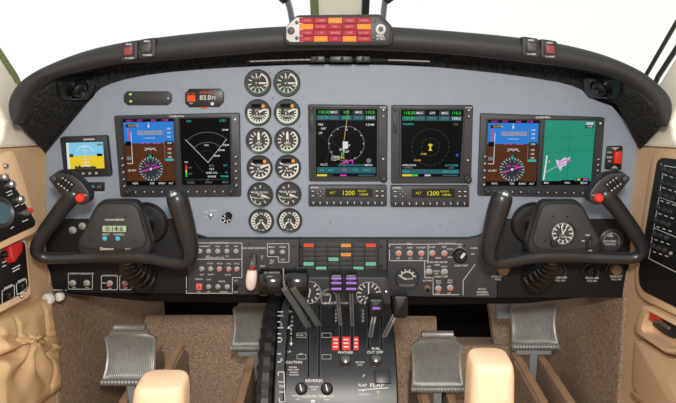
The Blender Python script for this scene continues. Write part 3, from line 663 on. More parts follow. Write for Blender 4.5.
# map navigators with transponders below
def navigator(lab, cor, scr, first, knob):
    f = quadmap(*cor); o = thing('map_navigator', lab, 'navigator', pl(PY, *f(0.5, 1)), 'upright map navigators')
    b = MB(); b.prism(PY, rpoly(list(cor), 2.0, 2), 0.0003, 0.008, BEZ, 0.0022); b.build('bezel', o)
    q = quadmap(*scr); b = MB(); b.frame(PY, rpoly([q(-0.03, -0.02), q(1.03, -0.02), q(1.03, 1.02), q(-0.03, 1.02)], 1, 1), rpoly([q(0, 0), q(1, 0), q(1, 1), q(0, 1)], 0.6, 1), 0.0075, 0.0095, BEZB); b.build('screen_surround', o)
    S = Sub(PY, q, 60, 68); b = MB(); d = 0.0082; e = 0.0003; D = d + e
    b.rect(S, 0, 0, 60, 68, d, SCRB)
    for i in range(5):
        x0 = 1 + i*11.7
        b.rect(S, x0, 1, x0 + 10.8, 6, D, E_DGR if i in (1, 3) else SCRB); b.rect(S, x0, 6.6, x0 + 10.8, 11.4, D, E_TEAL)
    b.text(S, '118.50', 8, 3.6, 4.2, D + e, E_GRN); b.text(S, '121.90', 8, 9, 3.8, D + e, E_CYN if first else E_GRN); b.text(S, '110.5', 53, 3.6, 4.2, D + e, E_GRN); b.text(S, '108.0', 53, 9, 3.8, D + e, E_WHT)
    for x in (18, 30, 42): b.text(S, 'GPS' if x == 30 else 'MSG', x, 3.6, 3.4, D + e, E_GRN if (x == 30 and first) else E_WHT); b.text(S, 'XPDR', x, 9, 3.0, D + e, E_GRN if (x == 30 and first) else E_GRY)
    if first:
        b.arc(S, 30, 35, 17.5, 0, 360, 0.6, D, E_GRY, 48); b.ticks(S, 30, 35, 16, 17.4, 0, 330, 12, 0.7, D, E_WHT)
        b.lines(S, [(32, 1), (29, 22), (27, 38), (28, 58)], 0.5, D, E_AMB); b.line(S, (0, 24), (32, 44), 0.4, D, E_DGR); b.line(S, (22, 12), (8, 60), 0.4, D, E_DGR)
        for x, y in ((29, 34), (31, 37), (26, 41), (30, 43)): b.text(S, 'EGP', x, y, 3.2, D + e, E_WHT)
        b.rect(S, 26.5, 33, 31.5, 40, D, E_WHT); b.rect(S, 15, 47, 20, 52, D, E_GRY); b.text(S, 'Little R', 22, 48, 3, D + e, E_WHT); b.line(S, (18, 52), (28, 48.5), 0.5, D + e, E_YEL); b.rect(S, 25, 44, 26.5, 46, D + 2*e, E_GRN)
        b.lines(S, [(24, 55), (36, 51), (36, 55)], 1.0, D + e, E_MAG); b.text(S, 'CRS', 30, 54, 3, D + 2*e, E_MAG); b.text(S, 'N', 30, 21, 3, D, E_WHT)
        b.text(S, 'TRK', 5, 16, 3, D, E_WHT); b.text(S, '345°', 8, 20, 3, D, E_WHT); b.text(S, '7.5NM', 53, 16, 3, D, E_WHT); b.text(S, 'UP', 5, 24.5, 3, D, E_WHT); b.disc(S, 52, 52, 2.5, D, E_GRY, 12); b.text(S, 'MENU', 52, 56.5, 2.8, D, E_WHT); b.text(S, 'VLOC', 8, 56, 2.8, D, E_WHT)
        b.rect(S, 22, 55.5, 48, 57.5, D, E_TEAL); b.rect(S, 1, 58.5, 59, 64.5, D, E_TEAL)
        for x, t in ((6, 'FPL'), (15, 'MAP'), (28, 'TFC'), (39, 'WX'), (50, 'NRST')): b.text(S, t, x, 61.5, 3, D + e, E_CYN if x != 28 else E_MAG)
    else:
        for r, nn in ((9, 12), (18.5, 24)): b.ticks(S, 29, 38, r - 0.3, r + 0.3, 0, 360 - 360/nn, nn, 0.6, D, E_GRY)
        b.arc(S, 29, 38, 9, 0, 360, 0.25, D, E_DGR, 40); b.arc(S, 29, 38, 18.5, 0, 360, 0.25, D, E_DGR, 48)
        b.poly(S, [(29, 34.2), (31.6, 36), (29.8, 37), (29.8, 40), (31, 41.6), (27, 41.6), (28.2, 40), (28.2, 37), (26.4, 36)], D + e, E_YEL)
        b.text(S, '6NM', 22.5, 45, 2.8, D, E_AMB); b.text(S, '12NM', 16, 51.5, 2.8, D, E_AMB); b.text(S, 'OPERATING', 8, 56.5, 2.6, D, E_WHT); b.text(S, 'NORMAL', 7, 59, 2.4, D, E_GRY); b.text(S, 'ALT NORM', 51, 56.5, 2.6, D, E_CYN); b.text(S, 'UNR', 51, 59, 2.4, D, E_GRY); b.text(S, 'TRAFFIC', 7, 15, 2.8, D, E_CYN); b.text(S, 'TAS', 53, 15, 2.8, D, E_GRY)
        b.rect(S, 1, 60.5, 59, 65, D, E_TEAL); b.text(S, 'BACK', 5, 62.8, 2.8, D + e, E_CYN); b.text(S, 'MENU', 46, 62.8, 2.8, D + e, E_CYN); b.text(S, 'FUNC', 54.5, 62.8, 2.8, D + e, E_CYN); b.disc(S, 56, 46, 1.5, D, E_BLU, 8)
    b.rect(S, 1, 65.6, 11, 67.6, D, E_YEL); b.rect(S, 11.5, 65.6, 17, 67.6, D, E_GRN if not first else E_DGR); b.rect(S, 24, 65.8, 30, 67.4, D, E_LIL if not first else E_MAG); b.rect(S, 42, 66, 58, 67.2, D, E_TEAL)
    so = b.build('map_screen' if first else 'traffic_screen', o, smooth=0)
    b = MB(); u, v = knob; b.lathe(PY, u, v, [(0.0082, 0.007), (0.0078, 0.014), (0.0056, 0.0148), (0.0052, 0.023), (0.0036, 0.024)], BEZB, 20); b.build('knob', o)
    u, v = f(0.045, 0.055); b = MB(); b.lathe(PY, u, v, [(0.0045, 0.0075), (0.0042, 0.011), (0.003, 0.0115)], BEZB, 16); b.build('volume_knob', o)
    b = MB(); u, v = f(0.045, 0.25); b.prism(PY, rrect(u - 2, v - 9, u + 2, v + 9, 1.8), 0.0075, 0.009, BEZB, 0.0006); b.build('card_slot', o)
    for t, m in ((0.06, WHITE), (0.14, AMBERP), (0.70, WHITE)):
        u, v = f(0.945, t); b = MB(); b.box(PY, u - 1.8, v - 1.6, u + 1.8, v + 1.6, 0.0075, 0.0100, BEZB, 0.0006); b.box(PY, u - 0.8, v - 0.7, u + 0.8, v + 0.7, 0.0095, 0.0103, m); b.build('side_key', o)
    b = MB(); u, v = f(0.94, 0.022); b.text(PY, 'HOME', u, v + 0.6, 2.2, 0.0086, WHITE); b.build('lettering', o, smooth=0)
AMBERP = mat('pale_bronze_key', (170, 150, 120), 0.5)
navigator('upright map unit showing a white compass circle and map, next to round gauges', ((308, 104.2), (387.6, 105), (387, 180.8), (309.2, 180.8)), ((315.6, 108.2), (377, 108.5), (376.5, 175.8), (316, 175.8)), True, (383.3, 177.5))
navigator('upright map unit showing a yellow aircraft in dotted rings, next to the twin display', ((391.2, 105), (472.6, 105), (470.5, 182.6), (391, 182.8)), ((400.6, 109), (463, 109.3), (459, 176), (400.8, 175.8)), False, (467, 178.4))
def transponder(lab, u0, v0, u1, v1, w0, w1):
    o = thing('transponder', lab, 'transponder', pl(PY, (u0 + u1)/2, v1), 'transponders reading 1200')
    b = MB(); b.prism(PY, rrect(u0, v0, u1, v1, 1.5, 2), 0.0003, 0.009, BEZ, 0.0018); b.build('bezel', o)
    b = MB(); b.box(PY, w0, v0 + 3, w1, v0 + 11.8, 0.008, 0.0098, E_XPB, 0.0005); c = (w0 + w1)/2
    b.text(PY, '1200', c - 0.5, v0 + 7.6, 6.2, 0.0102, E_XP, 1.05); b.text(PY, 'ALT', w0 + 7, v0 + 7.2, 3.2, 0.0102, E_XP); b.text(PY, 'FLIGHT', w1 - 10, v0 + 5.6, 2.6, 0.0102, E_XP); b.text(PY, '1:09:40', w1 - 8.5, v0 + 9, 3.0, 0.0102, E_XP)
    b.build('display_window', o, smooth=0)
    n = 11
    for i in range(n):
        u = u0 + 5 + (u1 - u0 - 10)*i/(n - 1); b = MB(); b.box(PY, u - 2.6, v1 - 6, u + 2.6, v1 - 1.6, 0.008, 0.0112, BEZB, 0.0008); b.line(PY, (u - 0.1, v1 - 5), (u - 0.1, v1 - 2.6), 0.7, 0.0114, WHITE); b.build('number_key', o)
    for u in (u0 + 4.5, u1 - 10, u1 - 4.5):
        for v in (v0 + 5.5, v0 + 10.2): b = MB(); b.box(PY, u - 2, v - 1.5, u + 2, v + 1.5, 0.008, 0.0108, BEZB, 0.0007); b.line(PY, (u - 1.2, v), (u + 1.2, v), 0.8, 0.0111, WHITE); b.build('mode_key', o)
    for du, dv in ((0, -2.2), (2.6, 0), (0, 2.2), (-2.6, 0)): b = MB(); b.box(PY, u0 + 12 + du - 1.2, v0 + 8 + dv - 1, u0 + 12 + du + 1.2, v0 + 8 + dv + 1, 0.008, 0.0108, BEZB, 0.0005); b.disc(PY, u0 + 12 + du, v0 + 8 + dv, 0.5, 0.0111, WHITE, 6); b.build('cursor_key', o)
    b = MB(); b.text(PY, 'GARMIN', u0 + 6, v0 + 2.2, 2.2, 0.0094, WHITE); b.build('lettering', o, smooth=0)
transponder('slim transponder reading 1200 below the white compass circle map', 308.6, 184.4, 386.6, 205.4, 325.5, 372)
transponder('slim transponder reading 1200 below the dotted ring traffic screen', 390.3, 184.8, 468.6, 206, 411, 454)

# standby display
cor = ((62, 136.5), (108.8, 134.8), (113, 175), (66.5, 176.3)); f = quadmap(*cor)
o = thing('standby_display', 'small square standby display, blue over yellow, above the yoke grip', 'standby display', pl(PY, *f(0.5, 1)))
b = MB(); b.prism(PY, rpoly(list(cor), 2, 2), 0.0003, 0.012, BEZB, 0.002); b.build('bezel', o)
sq = ((68.4, 141.6), (105.6, 140.6), (107.2, 167.4), (70.2, 168.2)); S = Sub(PY, quadmap(*sq), 40, 28); d = 0.0124; e = 0.0003
b = MB(); b.rect(S, 0, 0, 40, 28, d, SCRB); b.rect(S, 0.3, 0.3, 39.7, 14.2, d + e, E_STB); b.rect(S, 0.3, 14.2, 39.7, 27.7, d + e, E_STG); D = d + 2*e
b.rect(S, 0.3, 0.3, 3, 27.7, D, E_WHT); b.line(S, (20, 2), (20, 26), 0.4, D, E_WHT); b.arc(S, 20, 14, 10, -150, -30, 0.5, D, E_WHT); b.ticks(S, 20, 14, 9, 11, -150, -30, 7, 0.6, D, E_WHT)
for y in (5, 9, 18, 21): b.line(S, (16, y), (24, y), 0.5, D, E_WHT)
b.rect(S, 3, 12, 7, 15.5, D, LCDK); b.rect(S, 32.5, 12.3, 38, 15, D, SCRB); b.rect(S, 33, 2, 39, 4, D, E_GRY)
b.poly(S, [(8, 25.5), (9.5, 24), (11, 26), (13, 23.5), (15, 26), (20, 25), (22, 26), (28, 25), (31, 26), (31, 27.6), (8, 27.6)], D, LCDK); b.text(S, '29.92', 20, 24.6, 3.4, D + e, E_WHT)
b.build('screen', o, smooth=0)
b = MB(); u, v = f(0.62, 0.08); b.line(PY, (u - 5.5, v), (u + 5.5, v - 0.4), 1.6, 0.0124, PLATE); b.build('name_strip', o, smooth=0)
for s in (0.28, 0.42, 0.56, 0.70): u, v = f(s, 0.915); b = MB(); b.prism(PY, rrect(u - 1.4, v - 1.2, u + 1.4, v + 1.2, 0.8, 2), 0.0115, 0.0142, DIM, 0.0006); b.build('button', o)
o = thing('selector_button_pair', 'pair of small square dark buttons directly below the standby display', 'button', pl(PY, 97, 190))
b = MB(); b.box(PY, 88.5, 182, 104.8, 190.6, 0.0003, 0.005, BLACK, 0.001); b.build('housing', o)
for u, m, t in ((92.8, E_CYN, 'NORM'), (100.5, AMBERP, 'ALT')):
    b = MB(); b.box(PY, u - 3, 183.4, u + 3, 189.4, 0.004, 0.0075, BEZB, 0.0008); b.text(PY, t, u, 186, 2.3, 0.0078, m); b.build('button', o)
b = MB(); b.text(PY, 'SOURCE', 100, 192.6, 2.6, 0.0006, WHITE); b.build('lettering', o, smooth=0)

# small units above the radar display
o = thing('audio_status_unit', 'blank black lozenge unit with two tiny green lights above the radar display', 'instrument', pl(PY, 148, 105))
b = MB(); b.prism(PY, [(124.5, 94.5), (128, 91.3), (168.5, 91.3), (172, 94.5), (172, 101.5), (168.5, 105), (128.5, 105), (124.5, 101.5)], 0.0003, 0.006, BEZB, 0.0015); b.build('housing', o)
for u, v in ((131.3, 94), (131.8, 101)): b = MB(); b.box(PY, u - 1.2, v - 0.9, u + 1.2, v + 0.9, 0.0055, 0.0068, E_LED); b.build('status_light', o)
b = MB(); b.lathe(PY, 169, 98, [(0.0016, 0.005), (0.0016, 0.0072), (0.0006, 0.0075)], WHITE, 10); b.build('screw', o)
o = thing('temperature_readout', 'black eight-sided readout with an orange-red square light and white digits', 'instrument', pl(PY, 205, 106))
b = MB(); b.prism(PY, [(185.8, 93), (190, 88.8), (220, 88.5), (224, 92.5), (224, 102), (220, 106.5), (190, 107), (185.8, 103)], 0.0003, 0.007, BLACK, 0.0015); b.build('housing', o)
b = MB(); b.box(PY, 188, 95, 196, 101.2, 0.006, 0.0085, E_ORR, 0.0008); b.text(PY, 'RA TEST', 192, 93.4, 2.2, 0.0074, E_ORR); b.text(PY, 'DH', 192, 103, 2.2, 0.0074, WHITE); b.build('light', o)
b = MB(); b.text(PY, '83.0', 206, 97.5, 6.6, 0.0075, WHITE); b.text(PY, 'FT', 214.5, 98, 4.2, 0.0075, WHITE); b.text(PY, 'RADIO ALT', 207, 92.2, 2.6, 0.0074, E_ORR); b.build('digits', o, smooth=0)
b = MB(); b.box(PY, 211.5, 102, 214.5, 105, 0.006, 0.0078, WHITE, 0.0005); b.build('button', o)
b = MB(); b.box(PY, 202, 106, 208, 108, 0.002, 0.006, RED, 0.0005); b.build('latch', o)
# guarded red rocker
o = thing('guarded_rocker_switch', 'red rocker switch on an upright black plate near the edge of the grey panel', 'switch', pl(PY, 613, 169))
b = MB(); b.prism(PY, rpoly([(606.5, 146), (622, 145.5), (620.5, 169.5), (604, 169)], 1.5, 2), 0.0003, 0.005, BLACK, 0.001); b.build('plate', o)
b = MB(); b.prism(PY, [(612.5, 151), (619.5, 150), (619, 163), (611.5, 162.5)], 0.004, 0.014, RED, 0.003); b.build('rocker', o)
b = MB()
for y, t in ((152, 'ON'), (157, 'ARM'), (161, 'TX')): b.text(PY, t, 608.3, y, 2.6, 0.0054, WHITE)
b.poly(PY, [(610, 147), (618, 147), (614, 150)], 0.0054, DIM); b.poly(PY, [(610, 167.8), (617, 168), (613.5, 164.8)], 0.0054, DIM); b.build('lettering', o, smooth=0)
# round air vents in the black foam
for u, v, lab in ((76, 87, 'round black eyeball air vent under the hood, near the standby display'), (603, 85.5, 'round black eyeball air vent under the hood, near the red rocker switch')):
    S = FOAMP[0 if u < 338 else 1]; S = PlaneN(S.p + S.nn*0.0046, S.nn); o = thing('air_vent', lab, 'air vent', pl(S, u, v), 'eyeball air vents')
    b = MB(); k = -1 if u < 338 else 1; b.prism(S, rpoly([(u - 19, v - 9 + 3*(k < 0)), (u + 19, v - 9 + 3*(k > 0)), (u + 17, v + 12), (u - 17, v + 12)], 5), -0.004, 0.004, BLACK, 0.002); b.build('plate', o)
    b = MB(); b.lathe(S, u, v, [(0.024, 0.002), (0.024, 0.009), (0.020, 0.011), (0.018, 0.006)], GLOSS, 28); b.build('ring', o)
    b = MB(); b.lathe(S, u, v, [(0.018, 0.002), (0.017, 0.008), (0.013, 0.013), (0.008, 0.015), (0.007, 0.009), (0.001, 0.009)], BLACK, 24); b.build('ball', o)
    b = MB(); b.tube([pl(S, u + 13*k*-1, v - 6, 0.005), pl(S, u + 11*k*-1, v + 3, 0.006)], 0.0012, BEZ, 8); b.build('lever', o)

# ------------------------------------------------------------------ charcoal lower panels
def toggle(root, S, u, v, tip=STEEL, r=0.0042, up=-0.7, nut=STEEL):
    b = MB(); b.lathe(S, u, v, [(r*1.32, 0), (r*1.32, 0.002), (r*1.05, 0.0032), (r*0.9, 0.005)], PLATE if nut is not BLACK and nut is not BROWNB else nut, 14); t = b.build('toggle_switch', root)
    b = MB(); p = pl(S, u, v, 0.004); q = pl(S, u, v - up, 0.0105); b.tube([p, p.lerp(q, 0.55), p.lerp(q, 0.85), q], [r*0.5, r*0.7, r*0.72, r*0.3], tip, 12); b.build('toggle_lever', t)
def legends(b, S, items, m=WHITE, d=0.0007):
    for it in items:
        t, u, v, s = it[:4]; b.text(S, t, u, v, s, d, m, it[4] if len(it) > 4 else 1.0)
# pilot side
sp = thing('lower_switch_panel', 'dark lower switch panel behind the yoke with the digital clock', 'switch panel', pl(SY, 170, 293))
b = MB(); b.prism(SY, [(43.5, 220), (187, 220), (187, 294), (43.5, 292.5)], -0.0095, 0.0, SUBD, 0.002); b.build('dark_plate', sp)
b = MB(); b.prism(SY, [(187.4, 231), (196, 238.8), (208, 239.5), (299, 239.5), (299, 295), (187.4, 294.2)], -0.0095, 0.0005, SUB, 0.002); b.build('charcoal_plate', sp)
b = MB(); S = SY
b.lines(S, [(196, 242.8), (242, 242.8), (242, 277.3), (232.5, 277.3), (232.5, 293), (186.5, 293), (186.5, 276)], 0.55, 0.0012, WHITE); b.lines(S, [(196, 259), (242, 259)], 0.55, 0.0012, WHITE); b.line(S, (196, 242.8), (196, 258), 0.5, 0.0012, WHITE)
b.lines(S, [(267.5, 243.5), (289, 243.5), (289, 262), (278.5, 262), (278.5, 256.5), (267.5, 256.5)], 0.5, 0.0012, WHITE, True)
D = 0.0012
legends(b, S, [('ICE PROTECTION', 219, 242.8, 2.4), ('LANDING', 204, 246.2, 2), ('LEFT', 208.5, 246.2, 2), ('TAXI', 217.5, 246.2, 2), ('ICE', 227, 246.2, 2), ('NAV', 236, 246.2, 2), ('ENGINE ANTI-ICE', 215, 257.6, 2.3), ('OFF', 208, 256, 2), ('OFF', 227, 256, 2),
               ('PITOT', 210.5, 263.5, 2.2), ('PROP', 220, 263.5, 2.2), ('FUEL', 229, 263.5, 2.2), ('STALL', 237, 263.5, 2.2), ('LEFT', 202, 274.4, 2.1), ('RIGHT', 211, 274.4, 2.1), ('AUTO', 228, 274.6, 2.1), ('WSHLD', 199, 279, 2.2), ('SURF', 208.6, 279.5, 2.2), ('BRAKE', 222, 281.2, 2.2), ('ALT', 236, 280.5, 2.2), ('ON', 199, 291.8, 2.1), ('OFF', 208.6, 291.8, 2.1), ('MANUAL', 224, 291.8, 2.1), ('OFF', 236, 292, 2.1),
               ('LDG GEAR CONTROL', 254.5, 248, 2.5), ('U', 262, 256.5, 3.2), ('P', 262.3, 259, 2), ('DN', 262.5, 266, 3), ('RELAY', 272, 247, 2.3), ('HORN', 282.5, 247, 2.3), ('FIRE', 272, 260.5, 2.2), ('EXT', 271.6, 263, 2.2), ('TEST', 283, 259.6, 2.2)], WHITE, D)
b.lines(S, [(68.5, 273.5), (92.5, 273.5), (92.5, 289), (68.5, 289)], 0.5, 0.0007, WHITE, True); b.lines(S, [(101.5, 275.5), (117.5, 275.5), (117.5, 289.5), (101.5, 289.5)], 0.5, 0.0007, WHITE, True); b.lines(S, [(119.8, 275.5), (131.5, 275.5), (131.5, 289.5), (119.8, 289.5)], 0.5, 0.0007, WHITE, True)
b.line(S, (46, 289.2), (67, 290), 0.5, 0.0007, WHITE)
legends(b, S, [('MASTER PANEL LIGHTS', 81, 273.5, 2.5), ('OFF', 74, 287.6, 2), ('ON', 87, 287.6, 2), ('AUTOFEATHER', 109.5, 275.6, 2.2), ('OFF', 110, 288.4, 2), ('ARM', 104, 283, 2), ('GOV', 125.5, 277.5, 2.1), ('TEST', 125.5, 288.2, 2), ('PARKING BRAKE', 57, 290.5, 2.0)], WHITE)
b.build('lettering', sp, smooth=0)
for u in (199.9, 208.7, 217.8, 227.0, 236.2): toggle(sp, SY, u, 251)
for u, m in ((202, STEEL), (210.8, STEEL), (219.6, REDT), (228.9, REDT), (237, REDT)): toggle(sp, SY, u, 268.6, m, nut=STEEL if m is STEEL else REDT)
for u in (208.8, 218, 227.4): toggle(sp, SY, u, 286.4)
toggle(sp, SY, 236, 286.5, BLACK, nut=BLACK)
for u in (272, 282.6): toggle(sp, SY, u, 252)
for u, m in ((73, STEEL), (87, STEEL)): toggle(sp, SY, u, 282.8, m, r=0.0052)
toggle(sp, SY, 70.5, 283.2, BROWNB, r=0.003)
for u, m in ((110, REDT), (125.3, REDB)): toggle(sp, SY, u, 283, m, r=0.0048, nut=REDT)
for u, v in ((73, 230), (82.5, 226)): toggle(sp, SY, u, v, STEEL, r=0.0058)
b = MB(); b.box(SY, 196.6, 283.2, 202.4, 289, 0.0003, 0.006, REDT, 0.001); b.box(SY, 198.3, 284.8, 200.8, 287.4, 0.005, 0.0075, REDB, 0.0006); b.build('push_button', sp)
b = MB()
for u, v in ((249.5, 243.5), (294, 246), (52, 285), (186, 289)): b.lathe(SY, u, v, [(0.0024, -0.001), (0.0024, 0.0012), (0.001, 0.0016)], BLACK, 10)
b.build('screws', sp)
# gear lever
o = thing('landing_gear_lever', 'landing gear lever with a milky white rounded knob beside the big power levers', 'lever', pl(SY, 250, 290))
b = MB(); b.prism(SY, rrect(250.6, 253.2, 256.8, 267.5, 2.5), 0.0003, 0.0035, BLACK, 0.0006); b.build('slot', o)
b = MB(); p = pl(SY, 253.8, 258, 0.002); q = PlaneY(1.18).at(252.5, 267); b.tube([p, PlaneY(1.20).at(253.2, 261), q], [0.005, 0.006, 0.006], CHROME, 12); b.build('shaft', o)
b = MB(); S = PlaneY(1.18)
prof = []
c0, c1 = pl(S, 252.3, 268), pl(S, 250.3, 290.5)
pts = [c0.lerp(c1, t) for t in (0, 0.05, 0.15, 0.35, 0.6, 0.82, 0.94, 1.0)]
b.tube(pts, [0.004, 0.0075, 0.0098, 0.0112, 0.0112, 0.0098, 0.0065, 0.002], KNOBW, 18, flat=((0, 1, 0), 0.75)); b.build('knob', o, smooth=60)
b = MB(); b.tube([c0 + V((0, 0, 0.004)), c0.lerp(c1, 0.06)], [0.0065, 0.0080], COLLAR, 16); b.build('collar', o)
# centre caution panel
cp = thing('caution_annunciator', 'dark grid of small caution legends, some lit green and orange, above the quadrant', 'caution panel', pl(SY, 340, 271))
b = MB(); b.prism(SY, [(299.6, 239.5), (386.8, 239.5), (386.8, 296), (299.6, 296)], -0.0095, 0.0005, SUB, 0.002); b.build('backing_plate', cp)
b = MB(); b.box(SY, 301.5, 240.3, 379, 271.8, 0, 0.003, BEZB, 0.001); b.build('grid_frame', cp)
on = {(0, 0): (E_ORR, 'L DC GEN'), (0, 3): (E_AML, 'HYD FLUID'), (0, 5): (E_ORR, 'R DC GEN'), (2, 3): (E_AML, 'INVERTER'), (3, 2): (E_GRL, 'L IGNITION'), (4, 0): (E_GRL, 'L ENG ICE'), (4, 5): (E_GRL, 'R ENG ICE'), (5, 1): (E_GRL, 'L BL AIR'), (5, 4): (E_GRL, 'R BL AIR')}
for r in range(6):
    for c in range(6):
        u0 = 303 + c*12.4; v0 = 242.7 + r*4.6; b = MB(); b.box(SY, u0, v0, u0 + 11.6, v0 + 4.0, 0.002, 0.0045, LENSD, 0.0005)
        if (r, c) in on: m, t = on[(r, c)]; b.rect(SY, u0 + 0.8, v0 + 0.4, u0 + 10.6, v0 + 3.6, 0.0048, m); b.text(SY, t, u0 + 5.7, v0 + 2.0, 1.8, 0.0051, LENSR if m is not E_GRL else DARK)
        b.build('caution_lens', cp)
for u, v in ((300.6, 246), (380.6, 246), (380.6, 265.5), (300.6, 265)):
    b = MB(); b.lathe(SY, u + 0.6, v, [(0.0032, 0), (0.003, 0.004), (0.001, 0.0046)], BLACK, 12); b.build('fastener', cp)
# copilot side
sp = thing('lower_switch_panel', 'dark lower switch panel behind the yoke with the dial clock', 'switch panel', pl(SY, 520, 295))
b = MB(); b.prism(SY, [(387.4, 239.5), (466, 239.5), (480, 237), (489, 230), (492.5, 222), (497, 222), (497, 298), (387.4, 296)], -0.0095, 0.0005, SUB, 0.002); b.build('charcoal_plate', sp)
b = MB(); b.prism(SY, [(497.4, 220), (640, 220), (638, 298), (497.4, 298)], -0.0095, 0.0, SUBD, 0.002); b.build('dark_plate', sp)
b = MB(); S = SY
b.lines(S, [(389.5, 244), (428, 244), (428, 260.5), (389.5, 260.5)], 0.55, 0.0012, WHITE, True); b.lines(S, [(428, 244), (462, 244)], 0.55, 0.0012, WHITE)
b.lines(S, [(424.5, 260.5), (424.5, 277.5), (433, 277.5), (433, 294.5), (459, 294.5)], 0.55, 0.0012, WHITE); b.lines(S, [(463, 295), (463, 280.5), (475, 264)], 0.6, 0.0012, WHITE)
legends(b, S, [('TEST', 409, 243.8, 2.5), ('CABIN PRESSURE', 446, 243.5, 2.4), ('STALL', 398.5, 247.5, 2.2), ('GEAR', 409.8, 247.5, 2.2), ('OXYGEN', 421, 247.5, 2.2), ('DUMP', 432.2, 247, 2.2), ('TEST', 444, 247, 2.2), ('OFF', 398, 258.3, 2.2), ('OFF', 410, 258.3, 2.2), ('OFF', 421, 258.3, 2.2), ('PRESS', 438, 258, 2.2), ('AUTO', 450, 249, 2.2), ('MAN', 450, 257, 2.2), ('BLEED AIR VALVES', 437, 262, 2.5), ('OPEN', 437, 264.8, 2.2), ('LEFT', 428.8, 266.5, 2.2), ('RIGHT', 444.2, 266.5, 2.2), ('ENVIR', 436.5, 271, 2.2), ('OFF', 436.5, 273.5, 2.2), ('CABIN TEMP', 441, 276.5, 2.4), ('VENT', 427, 277.5, 2.2), ('BLOWER', 427.3, 280.5, 2.2), ('MAN', 438.4, 280.8, 2.2), ('TEMP', 438.4, 283.2, 2.0), ('AUX', 450, 280, 2.2), ('HEAT', 450, 282.3, 2.2), ('LOW', 437.5, 293.2, 2.2), ('OFF', 449, 293.2, 2.2), ('OFF', 460, 246.5, 2.2), ('CABIN TEMP', 461, 265.5, 2.5), ('CABIN', 474, 248, 2.4), ('AIR', 472.5, 254, 2.4), ('STATIC', 482, 289, 2.6), ('NORMAL', 482.3, 292, 2.8), ('ALTERNATE', 482.5, 294.5, 2.2)], WHITE, 0.0012)
b.build('lettering', sp, smooth=0)
for u in (398.5, 409.8, 421.2, 432.2, 444.3): toggle(sp, SY, u, 253, REDT, nut=REDT if u != 421.2 else STEEL, r=0.0050)
for u in (428.8, 444.3): toggle(sp, SY, u, 271.7, STEEL, r=0.0058, nut=PLATE)
toggle(sp, SY, 427.2, 288, BLACK, r=0.0052, nut=BROWNB)
for u, v in ((438.2, 288.2), (450, 287.4)): toggle(sp, SY, u, v, REDT, nut=REDT, r=0.0052)
kb = MB(); kb.lathe(SY, 459.5, 254.8, [(0.0155, 0), (0.0155, 0.004), (0.0135, 0.014), (0.011, 0.016), (0.001, 0.0162)], BLACK, 28)
kb.line(SY, (459.5, 255.5), (463.2, 250.6), 2.6, 0.0166, WHITE); kb.arc(SY, 459.5, 254.8, 7.4, -150, 150, 0.5, 0.0014, DIM); kb.build('rotary_knob', sp)
b = MB()
for u, v in ((389.5, 248), (464, 246)): b.lathe(SY, u, v, [(0.0024, -0.001), (0.0024, 0.0012), (0.001, 0.0016)], BLACK, 10)
b.build('screws', sp)
o = thing('cabin_pressure_gauge', 'round black gauge with white arc on the charcoal panel beside the quadrant', 'gauge', pl(SY, 407, 278))
b = MB(); b.lathe(SY, 407, 278, [(0.0255, 0), (0.0255, 0.003), (0.024, 0.005), (0.0228, 0.002), (0.001, 0.0019)], GBEZ, 32); b.build('bezel', o)
b = MB(); S = SY; u, v = 407, 278; b.disc(S, u, v, 10.6, 0.0022, DIAL, 28); b.arc(S, u, v, 6.6, 195, 350, 1.3, 0.0026, WHITE); b.ticks(S, u, v, 6.5, 9.2, 200, 345, 6, 1.2, 0.0026, WHITE); b.text(S, 'PSI GPM', u + 1, v + 0.5, 2.6, 0.0026, WHITE); b.text(S, 'GYRO SUCTION', u, v + 7, 2.2, 0.0026, DIM); b.build('dial', o, smooth=0)
b = MB(); b.prism(SY, [(400.6, 275.5), (407, 278.6), (406.4, 279.6), (400, 276.6)], 0.0028, 0.0035, WHITE); b.build('needle', o)
for u, v, t, lab in ((558, 271, 'CABIN AIR', 'round black pull knob panel dial directly under the hub of the dial clock yoke'), (590, 271.5, 'PILOT AIR', 'round black dial with white lettering, middle of the three under the dial clock yoke'), (614, 270, 'DEFROST', 'round dark dial nearest the circuit breaker panel, under the dial clock yoke')):
    o = thing('pull_knob', lab, 'knob', pl(SY, u, v), 'round dials under the yoke')
    b = MB(); b.lathe(SY, u, v, [(0.0205, 0), (0.0205, 0.004), (0.018, 0.006), (0.014, 0.005)], BLACK, 26); b.build('bezel', o)
    b = MB(); b.lathe(SY, u, v - 2, [(0.011, 0.003), (0.0105, 0.016), (0.008, 0.018), (0.001, 0.0182)], GLOSS if u == 590 else BROWNB if u == 614 else BLACK, 20); b.build('knob', o)
    b = MB(); b.text(SY, t, u + 1, v + 5.5, 3.0, 0.0064, WHITE); b.text(SY, 'PULL ON', u + 1, v + 8.4, 2.4, 0.0064, WHITE); b.build('lettering', o, smooth=0)
o = thing('vent_knob', 'bronze round knob half hidden by the horn of the dial clock yoke', 'knob', pl(SY, 502, 268))
b = MB(); b.lathe(SY, 502, 268, [(0.013, 0), (0.013, 0.012), (0.011, 0.015), (0.001, 0.0152)], BROWNB, 20); b.build('knob', o)
b = MB(); b.text(SY, 'DEFROST', 497, 276.5, 2.8, 0.0007, WHITE); b.text(SY, 'PULL', 498, 279.2, 2.8, 0.0007, WHITE); b.build('lettering', o, smooth=0)
o = thing('oxygen_dial', 'round dark dial with white lettering seen through the horn of the dial clock yoke', 'gauge', pl(SY, 611, 240))
b = MB(); b.lathe(SY, 611, 240, [(0.025, 0), (0.025, 0.003), (0.022, 0.005), (0.020, 0.002), (0.001, 0.0019)], GBEZ, 28); b.build('bezel', o)
